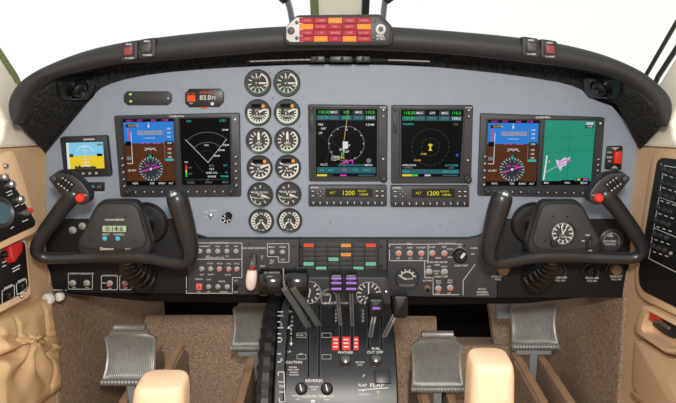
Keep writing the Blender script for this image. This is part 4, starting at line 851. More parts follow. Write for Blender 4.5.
b = MB(); b.disc(SY, 611, 240, 9, 0.0023, DIAL, 24); b.poly(SY, [(606, 236), (611, 232), (613, 237)], 0.0027, DIM); b.text(SY, 'OXYGEN', 609, 241, 3.2, 0.0027, WHITE); b.text(SY, 'PRESSURE', 610, 244, 2.4, 0.0027, WHITE); b.arc(SY, 611, 240, 7.6, 150, 390, 0.6, 0.0027, DIM); b.build('dial', o, smooth=0)
# underside of the panels
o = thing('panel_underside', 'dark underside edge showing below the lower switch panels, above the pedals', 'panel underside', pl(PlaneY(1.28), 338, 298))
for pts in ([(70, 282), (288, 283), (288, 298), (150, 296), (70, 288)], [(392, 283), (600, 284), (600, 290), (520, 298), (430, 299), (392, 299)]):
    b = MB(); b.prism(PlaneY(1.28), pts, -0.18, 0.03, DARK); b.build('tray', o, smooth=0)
b = MB(); S = PlaneY(1.21)
o = thing('parking_brake_handle', 'small white pull handle under the lower panel beside the leather pocket', 'handle', pl(S, 50, 299))
q = PlaneY(1.185).at(51, 298.5); b.tube([PlaneY(1.235).at(64, 293), PlaneY(1.215).at(58, 296), q], [0.008, 0.0065, 0.006], BEZ, 12); b.build('shaft', o)
N = V((-0.25, -1, 0.25)); b = MB(); b.lathe3(q, N, [(0.006, -0.004), (0.0115, 0.002), (0.0130, 0.008), (0.011, 0.014), (0.006, 0.016), (0.0045, 0.011), (0.001, 0.011)], WKNOB, 18); b.build('knob', o)
b = MB(); q = PlaneY(1.20).at(61, 296.5); b.lathe3(q, N, [(0.004, -0.004), (0.009, 0), (0.009, 0.008), (0.004, 0.01)], WKNOB, 16); b.build('collar', o)

# ------------------------------------------------------------------ yokes
YP = PlaneY(1.10)
def yoke(mir, lab):
    """control wheel; measured on the one with the digital clock, the other is its mirror image"""
    X = (lambda u: 679.0 - u) if mir else (lambda u: u)
    def p3(u, v, d=0): return PlaneY(1.10 - d).at(X(u), v)
    HP = PlaneY(1.064)
    def pg(pts): return [(X(a), c) for a, c in pts]
    o = thing('control_yoke', lab, 'control yoke', p3(120, 258), 'control yokes')
    hub = rpoly(pg([(101, 200.5), (135.5, 200.5), (141.5, 207), (153, 245), (150, 255), (120, 258), (79, 255), (75.5, 246), (95, 207)]), 6, 4)
    b = MB(); b.prism(YP, hub, -0.016, 0.004, YOKE, 0.007)
    kk = YP.mpp(100, 230); b.tube([p3(86, 256.6, -0.006), p3(100, 256, -0.006), p3(120, 255.8, -0.006), p3(140, 256, -0.006), p3(154, 258, -0.006)], [6.2*kk, 6.6*kk, 7*kk, 6.6*kk, 6.2*kk], YOKE, 18); b.build('hub', o, smooth=60)
    fp = rpoly(pg([(104, 203.5), (133, 203.5), (138, 208), (147, 240), (142.5, 247.5), (118, 249), (88, 247), (80, 242), (98, 207)]), 4, 3)
    b = MB(); b.frame(YP, inset(fp, -1.5), fp, 0.0035, 0.0047, BLACK, 0.0005); b.build('face_rim', o)
    b = MB(); b.prism(YP, fp, 0.0035, 0.0055, YOKEF, 0.0012)
    for u, v in ((92, 239), (135, 239.5), (113, 215.5), (127, 215.5)): b.lathe(YP, X(u), v, [(0.0022, 0.005), (0.002, 0.0065), (0.0005, 0.0068)], BLACK, 8)
    b.build('face_plate', o)
    # horn with thumb-switch head (outboard)
    path = catmull([(112, 255.8, -0.007, 6.4), (92, 256.6, -0.004, 6.2), (66, 257.8, 0.004, 5.8), (46, 257.8, 0.010, 5.8), (37.5, 253, 0.014, 6.2), (38, 244, 0.016, 6.6), (46, 230, 0.018, 7.0), (57, 215, 0.020, 7.4), (67, 202, 0.022, 8.0), (74, 194, 0.024, 8.4), (77, 190, 0.024, 6)], 5)
    k = YP.mpp(100, 230)
    b = MB(); b.tube([p3(q[0], q[1], q[2]) for q in path], [q[3]*k for q in path], YOKE, 18); b.build('grip', o, smooth=60)
    path = catmull([(128, 255.8, -0.007, 6.4), (150, 258, -0.004, 6.2), (168, 261.5, 0.004, 6.0), (182, 263, 0.010, 6.4), (189.5, 258.5, 0.014, 7.0), (190.5, 248, 0.016, 7.8), (187, 232, 0.018, 9.2), (182, 214, 0.020, 10.2), (177.5, 200, 0.022, 10.4), (175.5, 194.5, 0.022, 9.0)], 5)
    b = MB(); b.tube([p3(q[0], q[1], q[2]) for q in path], [q[3]*k for q in path], YOKE, 18); b.build('grip', o, smooth=60)
    b = MB(); a = p3(174.6, 195, 0.022); ax = p3(173.5, 191.5, 0.024) - a; b.lathe3(a, ax, [(0.012, -0.004), (0.0115, 0.002), (0.007, 0.004), (0.005, 0.007), (0.001, 0.0075)], CHROME, 16); b.build('push_button', o)
    # head
    hd = rpoly(pg([(47, 178.5), (56.5, 171.5), (71, 174), (81.5, 182), (90, 194), (89, 203), (80, 206), (60, 195)]), 3, 3)
    b = MB(); b.prism(HP, hd, -0.022, 0.0, YOKE, 0.004); h = b.build('switch_head', o)
    b = MB(); b.lathe(HP, X(54), 178.8, [(0.0052, -0.002), (0.005, 0.003), (0.0035, 0.004)], BEZ, 14); b.build('round_button', h)
    a = math.radians(36); c, s_ = math.cos(a), math.sin(a)
    for i, t in enumerate((-8, -4, 0, 4)):
        cu, cv = 67 + t*c*0.9 + 1, 184.5 + t*s_*0.9
        for j, r in enumerate((-1,)):
            p0 = (X(cu + 4.4*s_), cv - 4.4*c); p1 = (X(cu - 4.4*s_), cv + 4.4*c); q0 = V(p0); q1 = V(p1); t_ = (q1 - q0).normalized(); nn = V((-t_.y, t_.x))*1.25
            b = MB(); b.prism(HP, [tuple(q0 - nn), tuple(q1 - nn), tuple(q1 + nn), tuple(q0 + nn)], -0.001, 0.0055, BLACK, 0.0012)
            for w0, w1, m in ((0.0, 0.16, DIM), (0.84, 1.0, DIM)): b.poly(HP, [tuple(q0.lerp(q1, w0) - nn*0.7), tuple(q0.lerp(q1, w1) - nn*0.7), tuple(q0.lerp(q1, w1) + nn*0.7), tuple(q0.lerp(q1, w0) + nn*0.7)], 0.0059, m)
            b.build('rocker_key', h)
    b = MB(); b.lathe(HP, X(80.6), 197.6, [(0.0082, -0.002), (0.0080, 0.004), (0.0060, 0.007), (0.001, 0.008)], RED, 18); b.build('red_button', h)
    b = MB(); b.text(HP, 'A/P DISC', X(84), 195.2, 1.8, 0.0005, WHITE); b.build('lettering', h, smooth=0)
    # shaft, collar and cable boot behind the hub
    b = MB(); b.tube([p3(124, 230, -0.03), pl(SY, X(147), 224, 0.008)], 0.020, BLACK, 20); b.lathe3(pl(SY, X(147), 223, 0.0006), (0, -1, 0), [(0.045, 0.0), (0.045, 0.004), (0.040, 0.010), (0.026, 0.013)], BLACK, 30); b.build('column', o)
    A = PlaneY(1.135).at(X(127), 256); B = PlaneY(1.16).at(X(132), 269); D_ = PlaneY(1.197).at(X(147), 281)
    pth = catmull([tuple(A), tuple(B), tuple(D_)], 24); n_ = len(pth); 
    rr = [(0.015 + 0.014*(i/n_))*(1 + 0.065*math.cos(i*2*PI/6)) for i in range(n_)]; rr[-2] *= 0.8; rr[-1] *= 0.4
    b = MB(); b.tube(pth, rr, GLOSS, 24); b.build('cable_boot', o, smooth=60)
    return o, X
YL_ = 'black ram-horn control yoke with a digital clock in its hub'
o, X = yoke(False, YL_)
d = 0.0062
b = MB(); b.prism(YP, rrect(102.5, 224.2, 128.5, 231.6, 1), 0.005, 0.0066, BEZB, 0.0005); b.prism(YP, rrect(103.8, 224.8, 127.4, 231, 0.8), 0.006, 0.0070, LCD, 0.0003); b.text(YP, '0:14:6', 115.6, 228, 6.6, 0.0073, LCDK, 1.1); ck = b.build('clock_display', o, smooth=0); ck['label'] = 'pale green digital clock display'
for u in (106, 119): b = MB(); b.lathe(YP, u, 237.4, [(0.0042, 0.005), (0.0042, 0.0075), (0.001, 0.0080)], BLUEB, 14); b.build('button', o)
b = MB(); b.text(YP, 'CHRONOMETER', 115.5, 219, 2.6, 0.0062, WHITE); b.text(YP, 'SELECT', 107, 233.6, 2.3, 0.0062, WHITE); b.text(YP, 'CONTROL', 120, 233.6, 2.3, 0.0062, WHITE); b.text(YP, 'Davtron', 108, 248 - 0.2, 4.0, 0.0062, WHITE); b.text(YP, 'M877', 129, 248, 2.6, 0.0062, DIM); b.build('lettering', o, smooth=0)
o, X = yoke(True, 'black ram-horn control yoke with a round dial clock in its hub')
u, v = 561.5, 232.5; m = YP.mpp(u, v)
b = MB(); b.lathe(YP, u, v, [(0.0245, 0.005), (0.0245, 0.0085), (0.0225, 0.010), (0.0205, 0.006), (0.001, 0.0059)], YOKEF, 32); b.build('clock_bezel', o)
b = MB(); b.disc(YP, u, v, 11, 0.0062, DIAL, 28); b.ticks(YP, u, v, 9.2, 10.8, 0, 354, 60, 0.35, 0.0066, WHITE); b.ticks(YP, u, v, 6.6, 10.4, 0, 330, 12, 1.1, 0.0067, WHITE); b.arc(YP, u, v + 4, 3.2, 0, 360, 0.4, 0.0067, DIM); b.build('clock_dial', o, smooth=0)
b = MB(); b.line(YP, (u, v), (u + 3.2, v - 5), 1.1, 0.0075, WHITE); b.line(YP, (u, v + 1), (u - 1.5, v - 8), 0.9, 0.0078, WHITE); b.line(YP, (u - 2, v + 3), (u + 5, v + 3.6), 0.6, 0.008, WHITE); b.build('clock_hands', o, smooth=0)
b = MB(); b.lathe(YP, 552.5, 242, [(0.0068, 0.005), (0.0066, 0.013), (0.005, 0.0145)], BLACK, 18); b.build('clock_knob', o)
b = MB(); b.box(YP, 584.5, 236.5, 591, 248, 0.005, 0.008, BLACK, 0.001); b.box(YP, 586, 238, 589.6, 246.6, 0.0075, 0.0125, BEZB, 0.002); b.build('rocker_switch', o)
b = MB(); b.text(YP, 'MAP', 586.5, 234.2, 2.4, 0.0062, WHITE); b.text(YP, 'ON', 582, 240, 2.2, 0.0062, WHITE); b.text(YP, 'OFF', 589, 249.6, 2.2, 0.0062, WHITE); b.build('lettering', o, smooth=0)

# ------------------------------------------------------------------ quadrant (centre pedestal)
q_ = thing('throttle_quadrant', 'curved black centre pedestal with six engine levers and white lettering', 'throttle quadrant', (0, 1.15, 0))
def xat(u, v): return DRUM.at(u, v).x
X0, X1 = xat(286, 350), xat(396, 350)
b = MB(); N = 40; vs = []; fs = []
prof = [(DY + DR*math.cos(a), DZ + DR*math.sin(a)) for a in [math.radians(60 + 165*i/N) for i in range(N + 1)]]
prof = prof + [(DY - DR*0.72, 0.0), (DY + 0.20, 0.0), (DY + 0.20, DZ + DR*0.8)]
n = len(prof)
for x in (X0, X1): vs += [(x, y, z) for y, z in prof]
fs = [tuple(range(n))[::-1], tuple(range(n, 2*n))] + [(i, (i + 1) % n, (i + 1) % n + n, i + n) for i in range(n)]
b.add(vs, fs, QUAD); b.build('housing', q_, smooth=40, bevel=0.003)
# scale band between wheel and housing
b = MB(); xs0, xs1 = xat(276.5, 350), xat(285.6, 350); R2 = DR + 0.001; vs = []; fs = []
A = [math.radians(70 + 150*i/N) for i in range(N + 1)]
for a in A:
    for x, r in ((xs0, 0.05), (xs0, R2 - 0.002), (xs0 + 0.002, R2), (xs1 - 0.001, R2), (xs1, R2 - 0.001), (xs1, 0.05)): vs.append((x, DY + r*math.cos(a), DZ + r*math.sin(a)))
for i in range(N):
    for k in range(6): j = (k + 1) % 6; fs.append((i*6 + k, i*6 + j, (i + 1)*6 + j, (i + 1)*6 + k))
fs += [tuple(range(6)), tuple(range(N*6, N*6 + 6))[::-1]]
b.add(vs, fs, BEZ)
S = Drum(R2); D = 0.0006
for v in (312, 316, 322, 328, 334, 338, 342, 354, 362): b.line(S, (277.6, v), (281 if v % 4 else 283.5, v), 1.0, D, WHITE)
for t, v in (('1', 313), ('2', 325), ('3', 340), ('0', 360)): b.text(S, t, 281.5, v, 4.2, D, WHITE, 1.0)
b.lines(S, [(278.2, 372), (284, 372), (285, 402), (279.5, 402)], 0.7, D, WHITE, True); b.line(S, (278.4, 382), (284.4, 382), 0.7, D, WHITE); b.line(S, (279, 392), (284.7, 392), 0.7, D, WHITE); b.text(S, 'TO', 281.6, 386.5, 3.8, D, WHITE)
b.build('trim_scale', q_, smooth=0)
S = DRUM; D = 0.0008
def slot(u, v0, v1, w_):
    b = MB()
    for i in range(12):
        t0, t1 = v0 + (v1 - v0)*i/12, v0 + (v1 - v0)*(i + 1)/12
        b.poly(S, [(u - w_/2, t1), (u + w_/2, t1), (u + w_/2, t0), (u - w_/2, t0)], 0.0006, DARK)
        for k in (-1, 1): b.poly(S, [(u + k*w_/2 - 0.45, t1), (u + k*w_/2 + 0.45, t1), (u + k*w_/2 + 0.45, t0), (u + k*w_/2 - 0.45, t0)], 0.0012, BEZ)
    b.build('lever_slot', q_, smooth=0)
for u, v0, v1 in ((308.5, 306, 377), (319, 306, 377), (340.5, 302, 350), (352, 302, 350), (368.5, 308, 348), (381.5, 308, 348)): slot(u, v0, v1, 2.6)
b = MB()
for i in range(6):
    t0, t1 = 337 + 13.5*i/6, 337 + 13.5*(i + 1)/6
    for a, c in ((332, 339), (342, 350.6), (353.4, 358.6)): b.poly(S, [(a, t1), (c, t1), (c, t0), (a, t0)], 0.0010, REDB)
for v in (340, 343.6, 347.2):
    for a, c in ((333.6, 337.6), (343.6, 348.6), (354.4, 357.6)): b.line(S, (a, v), (c, v), 1.3, 0.0014, WHITE)
b.build('red_plate', q_, smooth=0)
b = MB()
for v in (335.5, 357): 
    for a, c in ((297, 306), (322, 331)): b.lines(S, [(a, v - 2.2), (c, v - 2.2), (c, v + 2.2), (a, v + 2.2)], 0.5, D, DIM, True)
legends(b, S, [('CAUTION', 294, 362.5, 3.6), ('REVERSE', 314, 381, 4.0, 1.15), ('REVERSE', 293, 367.5, 2.1), ('ONLY WITH', 293.5, 370, 2.0), ('ENGINES', 294, 372.5, 2.0), ('RUNNING', 294, 375, 2.0), ('FEATHER', 345.5, 352.8, 3.4, 1.1), ('FUEL', 376, 349, 3.6, 1.1), ('CUT OFF', 375, 352.6, 3.6, 1.1), ('FRICTION', 360, 362.5, 2.0), ('LOCK', 360, 365, 2.0), ('FRICTION', 313.8, 387, 2.2), ('LOCK', 313.8, 389.5, 2.2),
               ('AILERON TRIM', 313.5, 396.5, 3.6, 1.1), ('FLAP', 362.5, 385.4, 3.6, 1.1), ('FLAP', 377, 385.6, 5.2, 1.3), ('UP', 363, 391, 2.2), ('APPROACH', 364, 394.5, 2.0), ('LO IDLE', 300, 335.5, 1.9), ('LIFT', 301, 354, 1.9), ('LEFT', 298, 399.4, 2.0), ('RIGHT', 327, 399.6, 2.0), ('P', 336, 311, 3.2), ('R', 336, 314.5, 3.2), ('O', 336, 318, 3.2), ('P', 336, 321.5, 3.2), ('C', 363, 311, 3.2), ('O', 363, 314.4, 3.2), ('N', 363, 317.8, 3.2), ('D', 363, 321.2, 3.2), ('P', 292.5, 318, 3.0), ('O', 292, 322, 3.0), ('W', 291.6, 326, 3.0), ('E', 291.4, 330, 3.0), ('R', 291.2, 334, 3.0), ('UP', 289.4, 352, 2.6), ('DN', 290.6, 312, 2.4)], WHITE, D)
b.poly(S, [(287, 329), (291, 329), (289, 326)], D, WHITE); b.poly(S, [(289.4, 343), (293, 343), (291.2, 346)], D, WHITE); b.line(S, (291.2, 337), (291.2, 343), 0.5, D, WHITE)
b.line(S, (358, 390.3), (388, 387.8), 0.8, D, WHITE); b.poly(S, [(376, 391), (380, 391), (378.2, 394)], D, DIM); b.line(S, (378, 394), (379, 400), 0.8, D, E_AMB)
b.line(S, (292, 395.5), (300, 396.4), 0.6, D, WHITE); b.line(S, (327, 396.4), (334, 396), 0.6, D, WHITE); b.poly(S, [(311, 402.4), (315, 402.4), (315, 400), (311, 400)], D, WHITE); b.line(S, (363, 377), (364.5, 374.5), 0.7, D, WHITE)
b.build('lettering', q_, smooth=0)
for u, v, m, r in ((345.6, 361.6, STEELD := mat('dark_steel_knob', (92, 92, 94), 0.3, metal=0.6), 0.0098), (376, 361, STEELD, 0.0098), (301.5, 389, BLACK, 0.0105), (327, 389, BLACK, 0.0105)):
    b = MB(); b.lathe(S, u, v, [(r*1.05, 0), (r*1.05, 0.004), (r, 0.010), (r*0.8, 0.014), (r*0.4, 0.0156), (0.0005, 0.016)], m, 20)
    if m is BLACK: b.bar(S.P(u - 1, v - 3, 0.0165), S.P(u + 0.6, v + 3, 0.0165), 0.002, 0.0012, WHITE)
    b.build('friction_knob', q_)
b = MB(); b.prism(S, [(374, 371), (390, 371), (391, 384), (375, 384)], -0.001, 0.008, BLACK, 0.002); b.build('flap_detent', q_)
# trim indicator box on top
TB = PlaneY(1.185)
b = MB(); b.prism(TB, rpoly([(297, 276.5), (386, 276.5), (389, 280), (391, 305), (296, 305)], 3), -0.041, 0.004, BEZ, 0.003); b.build('indicator_box', q_)
for u, v, r, kind in ((309.5, 291.5, 11, 0), (330, 297, 9, 1), (368.5, 293.2, 12, 2)):
    b = MB(); b.disc(TB, u, v, r, 0.0045, DIAL, 28); b.arc(TB, u, v, r, 0, 360, 0.7, 0.005, DIM, 36)
    if kind == 2: b.ticks(TB, u, v, r*0.62, r*0.95, -90, 240, 14, 1.1, 0.0052, WHITE); b.line(TB, (u, v), (u, v - r*0.85), 1.2, 0.0056, WHITE); b.ticks(TB, u, v, r*0.35, r*0.5, 30, 150, 5, 1.2, 0.0052, WHITE); b.text(TB, 'ALT', u, v + 3.4, 2.6, 0.0052, WHITE)
    else: b.ticks(TB, u, v, r*0.65, r*0.92, -50, 130, 7, 1.3, 0.0052, WHITE); b.line(TB, (u + 1, v - 3), (u - 0.6, v + 5), 1.2, 0.0056, WHITE); b.text(TB, 'CLIMB', u - 3, v - 3.4, 2.6, 0.0052, WHITE)
    b.build('indicator_dial', q_, smooth=0)
b = MB(); b.text(TB, 'CABIN CONTROLLER', 335, 302.6, 2.8, 0.0046, WHITE); b.lathe(TB, 386, 291, [(0.003, 0.003), (0.003, 0.007), (0.001, 0.008)], STEEL, 10); b.build('box_lettering', q_, smooth=0)
# levers
def lever(name, foot, knob, w_, kn, col=LEVER):
    A = DRUM.P(*foot, -0.01); B = knob
    b = MB(); mid = A.lerp(B, 0.5) + V((0, -0.004, 0.004)); b.bar(A, mid, w_, 0.006, col); b.bar(mid, B, w_, 0.006, col); off = V((0, -0.0034, 0.0034)); b.bar(A.lerp(mid, 0.25) + off, mid + off, w_*0.35, 0.0012, BEZ); b.bar(mid + off, B.lerp(mid, 0.2) + off, w_*0.35, 0.0012, BEZ); o = b.build(name, q_, bevel=0.001)
    return o
HY = PlaneY(1.075)
for k, (foot, ku) in enumerate((((310, 326), 284.2), ((320.5, 324), 293))):
    c = PlaneY(1.047).at(ku, 288); lv = lever('power_lever', foot, c, 0.0115, None)
    b = MB()
    e0, e1 = ((259.2, 283.4) if k == 0 else (283.8, 308.5))
    a, z = HY.P(e0, 281.5), HY.P(e1, 281.5); t = (z - a).normalized(); L_ = (z - a).length; r = 0.0262
    b.lathe3(a, t, [(0.004, 0), (r*0.9, 0.0006), (r, 0.003), (r*1.02, L_*0.5), (r, L_ - 0.003), (r*0.9, L_), (0.004, L_)], GLOSS, 26)
    b.build('handle', lv, smooth=50)
    b = MB(); F = HY
    if k == 0:
        FR = PlaneY(1.0505); b.text(FR, 'GO AROUND', 272, 272.4, 2.6, 0.001, DIM); b.text(FR, 'PUSH', 270, 276.4, 2.2, 0.001, DIM); b.build('lettering', lv, smooth=0)
    if k == 0:
        FR = PlaneY(1.045); b = MB(); b.bar(FR.at(283.4, 268.5), FR.at(283.6, 281), 0.0024, 0.004, STEEL); b.bar(FR.at(283.6, 281), FR.at(285.5, 291), 0.005, 0.004, LEVER); b.build('strap', lv, bevel=0.001)
for k, (foot, ku) in enumerate((((341, 325), 336.4), ((352.5, 326), 351))):
    c = HY.P(ku, 288); lv = lever('propeller_lever', foot, c + V((0, 0.01, 0)), 0.008, None)
    b = MB(); b.prism(HY, rpoly([(ku - 6.4, 272.5), (ku + 6.4, 272.2), (ku + 6.6, 291), (ku - 6.2, 291.5)], 2.5), -0.018, 0.012, BLACK, 0.005); kb = b.build('knob', lv)
    b = MB()
    for v in (276, 280.6, 286.4): b.box(HY, ku - 5.2, v - 1.1, ku + 5.2, v + 1.1, 0.010, 0.0138, PURPLE, 0.0012)  # ribs coloured with the violet reflection seen on the knobs
    b.build('violet_sheen_ribs', kb)
for k, (foot, (ku, kv)) in enumerate((((369.5, 338), (376, 306)), ((382, 338), (400.5, 303)))):
    c = HY.P(ku, kv + 3); lv = lever('condition_lever', foot, c + V((0, 0.012, -0.004)), 0.009, None)
    b = MB(); b.prism(HY, rpoly([(ku - 7.6, kv - 9), (ku + 7.6, kv - 9), (ku + 7, kv + (9.5 if k == 0 else 14)), (ku - 7, kv + (9.5 if k == 0 else 14))], 3), -0.02, 0.010, BLACK, 0.006); kb = b.build('knob', lv)
    if k == 0: b = MB(); b.box(HY, ku - 4, kv - 1, ku + 4, kv + 1.2, 0.009, 0.0115, PURPLE, 0.001); b.build('violet_rib', kb)
# elevator trim wheel
o = thing('trim_wheel', 'large black scalloped trim wheel on the flank of the centre pedestal', 'trim wheel', (xat(267, 350), DY, DZ))
xw0, xw1 = xat(257.0, 350), xat(275.8, 350); R3 = DR + 0.006; vs = []; fs = []; NN = 192
pr = [(0, 0.10), (0, R3 - 0.05), (0.0, R3 - 0.014), (0.16, R3 - 0.004), (0.4, R3), (0.75, R3 - 0.001), (0.92, R3 - 0.006), (1.0, R3 - 0.016), (1.0, 0.10)]
for i in range(NN):
    a = 2*PI*i/NN
    for t, r in pr:
        wv = 0.5 + 0.5*math.cos(2*PI*(i/4.0 - t*0.9)); top = r > R3 - 0.02
        rr = r - (0.0042*wv if top else 0)
        vs.append((xw0 + (xw1 - xw0)*t + (0.005*wv if t < 0.05 and top else 0), DY + rr*math.cos(a), DZ + rr*math.sin(a)))
K = len(pr)
for i in range(NN):
    j = (i + 1) % NN
    for k in range(K): l = (k + 1) % K; fs.append((i*K + k, i*K + l, j*K + l, j*K + k))
b = MB(); b.add(vs, fs, BLACK); b.build('rim', o, smooth=22)
b = MB(); b.lathe3((xw0 + 0.008, DY, DZ), (1, 0, 0), [(0.101, 0), (0.101, 0.006), (0.03, 0.008), (0.012, 0.030)], BEZB, 32); b.build('hub', o)

# ------------------------------------------------------------------ rudder pedals
def pedal(lab, u, v, Y, top):
    S = PlaneY(Y); c = pl(S, u, v); o = thing('rudder_pedal', lab, 'rudder pedal', (c.x, c.y, 0), 'rudder pedals')
    tl = V((0, 0.30, 1.0)).normalized(); nn = V((0, -1.0, 0.30)).normalized(); xx = V((1, 0, 0)); Hh = 0.118
    prof = [(0.0, 0.060), (0.06, 0.060), (0.2, 0.0575), (0.45, 0.0565), (0.68, 0.0585), (0.82, 0.0605), (0.85, 0.058), (0.90, 0.046), (1.0, 0.042)]
    def hw(t):
        for i in range(len(prof) - 1):
            if prof[i][0] <= t <= prof[i + 1][0]:
                s = (t - prof[i][0])/(prof[i + 1][0] - prof[i][0]); return prof[i][1]*(1 - s) + prof[i + 1][1]*s
    NX, NT = 56, 30; vs = []; fs = []
    for side in (0, 1):
        for j in range(NT + 1):
            t = j/NT
            for i in range(NX + 1):
                x = -1 + 2*i/NX; dep = -0.016*math.sin(PI*t) + 0.004*abs(x)**6 + (0.0012 if (i % 2 and 2 < i < NX - 2 and 0.08 < t < 0.88) else 0) - side*0.006
                vs.append(c + xx*(x*hw(t)) + tl*((t - 0.5)*Hh) + nn*dep)
    W = NX + 1; B0 = W*(NT + 1)
    for j in range(NT):
        for i in range(NX):
            a = j*W + i; fs.append((a, a + 1, a + W + 1, a + W)); fs.append((B0 + a, B0 + a + W, B0 + a + W + 1, B0 + a + 1))
    for j in range(NT): a = j*W; fs.append((a, a + W, B0 + a + W, B0 + a)); a = j*W + NX; fs.append((a, B0 + a, B0 + a + W, a + W))
    for i in range(NX): fs.append((i, B0 + i, B0 + i + 1, i + 1)); a = NT*W + i; fs.append((a, a + 1, B0 + a + 1, B0 + a))
    b = MB(); b.add(vs, fs, PEDAL); b.build('ribbed_plate', o, smooth=25)
    if top:
        p = c + tl*(Hh*0.5 + 0.004); b = MB(); b.lathe3(p - xx*0.036, xx, [(0.002, -0.001), (0.0095, 0), (0.0095, 0.004), (0.0088, 0.006), (0.0088, 0.066), (0.0095, 0.068), (0.0095, 0.072), (0.002, 0.073)], PEDAL, 16); b.build('top_bar', o)
    p = c - tl*(Hh*0.5 + 0.002) + nn*0.004; b = MB(); k = 30
    pr = [(0.002, -0.001), (0.008, 0), (0.008, 0.004)] + [(0.0072 + 0.0010*(i % 2), 0.006 + 0.112*i/(k - 1)) for i in range(k)] + [(0.008, 0.120), (0.008, 0.124), (0.002, 0.125)]
    b.lathe3(p - xx*0.062, xx, pr, CHROME if False else PEDAL, 14); b.build('knurled_bar', o, smooth=25)
    p = c - tl*(Hh*0.5 + 0.018) - nn*0.012
    b = MB()
    if not top: b.bar(p - xx*0.045, p + xx*0.045, 0.012, 0.012, PARM, side=(0, 1, 0))
    b.bar(p + V((0, 0, 0.02)), V((p.x + 0.012, p.y + 0.02, 0.0)), 0.019, 0.012, PARM); b.build('arm', o, bevel=0.002)
    b = MB(); b.tube([c - nn*0.030 + xx*0.02, c - nn*0.055 - tl*0.03 + xx*0.02, V((c.x + 0.016, p.y + 0.05, 0.08)), V((c.x + 0.014, p.y + 0.05, 0.0))], 0.006, BEZ, 10); b.build('link_rod', o)
    return o, c
pedal('grey ribbed rudder pedal nearest the tan leather pocket', 129.5, 355, 1.30, True)
pedal('grey ribbed rudder pedal partly hidden behind the black trim wheel', 255.5, 324, 1.47, False)
pedal('grey ribbed rudder pedal with top bar just beyond the quadrant, beside a pale armrest', 437.5, 362, 1.30, True)
o, c = pedal('grey ribbed rudder pedal below the dial clock yoke, nearest the circuit breaker panel', 534.5, 322.5, 1.47, False)
b = MB(); b.box(PlaneY(1.52), 497, 303, 514, 319, -0.02, 0.0, PARM, 0.003); b.build('pivot_block', o)
# carpeted channels that the pedal arms run in, each with tan lips along its slot
for x, y1, lab in ((-0.470, 1.60, 'carpeted floor channel with tan edges below the pedal nearest the leather pocket'), (-0.198, 1.60, 'carpeted floor channel with tan edges below the pedal behind the trim wheel'),
                   (0.236, 1.50, 'carpeted floor channel with tan edges between quadrant and the taller armrest'), (0.512, 1.54, 'carpeted floor channel with tan edges below the pedal nearest the circuit breakers')):
    o = thing('pedal_channel', lab, 'floor channel', (x, 1.2, 0), 'pedal channels')
    for sg in (-1, 1):
        def wedge(xa, xb, z0, z1, m, name):
            b = MB(); vs = [(q, y, z) for q in (xa, xb) for y, z in ((0.9, z0), (y1, z0 if z0 else 0.0), (y1, z1 - 0.03 if not z0 else z1 - 0.004), (y1 - 0.04, z1), (0.9, z1))]
            b.add(vs, [(0, 1, 2, 3, 4), (9, 8, 7, 6, 5)] + [(k, k + 5, (k + 1) % 5 + 5, (k + 1) % 5) for k in range(5)], m); b.build(name, o, smooth=0)
        wedge(x + sg*0.022, x + sg*0.046, 0.0, 0.190, CARPET, 'side')
        wedge(x + sg*0.022, x + sg*0.040, 0.191, 0.197, TRIMT, 'lip')

# ------------------------------------------------------------------ seat armrests
for u0, u1, vt, Y, lab in ((141, 191, 372, 0.80, 'pale peach armrest pad standing in front of the pedal nearest the leather pocket'), (466, 508, 350, 0.80, 'taller pale peach armrest pad beside the ribbed pedal beyond the quadrant')):
    S = PlaneY(Y + 0.055); a, z = pl(S, u0, vt), pl(S, u1, vt); cx = (a.x + z.x)/2; W = (z.x - a.x)
    o = thing('armrest', lab, 'armrest', (cx, Y + 0.02, 0), 'upright armrests')
    b = MB(); vs = []; fs = []; lev = [(0.0, 1.16), (0.06, 1.10), (0.16, 1.03), (0.22, 1.0)]
    zt = a.z
    hs = [(zt - 0.24, 1.10), (zt - 0.14, 1.06), (zt - 0.06, 1.02), (zt - 0.02, 0.99), (zt - 0.008, 0.95), (zt - 0.002, 0.88), (zt, 0.76)]
    ring = rrect(-1, -1, 1, 1, 0.55, 5); n = len(ring)
    for z_, s in hs:
        for x, y in ring: vs.append((cx + x*W/2*s + (-0.006*(zt - z_)/0.1 if u0 < 338 else 0), Y + 0.035 + y*0.035*s + (zt - z_)*-0.12, z_))
    for k in range(len(hs) - 1):
        for i in range(n): j = (i + 1) % n; fs.append((k*n + i, k*n + j, (k + 1)*n + j, (k + 1)*n + i))
    fs += [tuple(range((len(hs) - 1)*n, len(hs)*n)), tuple(range(n))[::-1]]
    b.add(vs, fs, PEACH); b.build('pad', o, smooth=70)
    b = MB(); b.bar((cx, Y + 0.01, zt - 0.23), (cx, Y + 0.01, 0.0), 0.03, 0.03, BEZB); b.build('post', o, bevel=0.003)

# ------------------------------------------------------------------ side consoles
def quadpts(S, pts): return pts
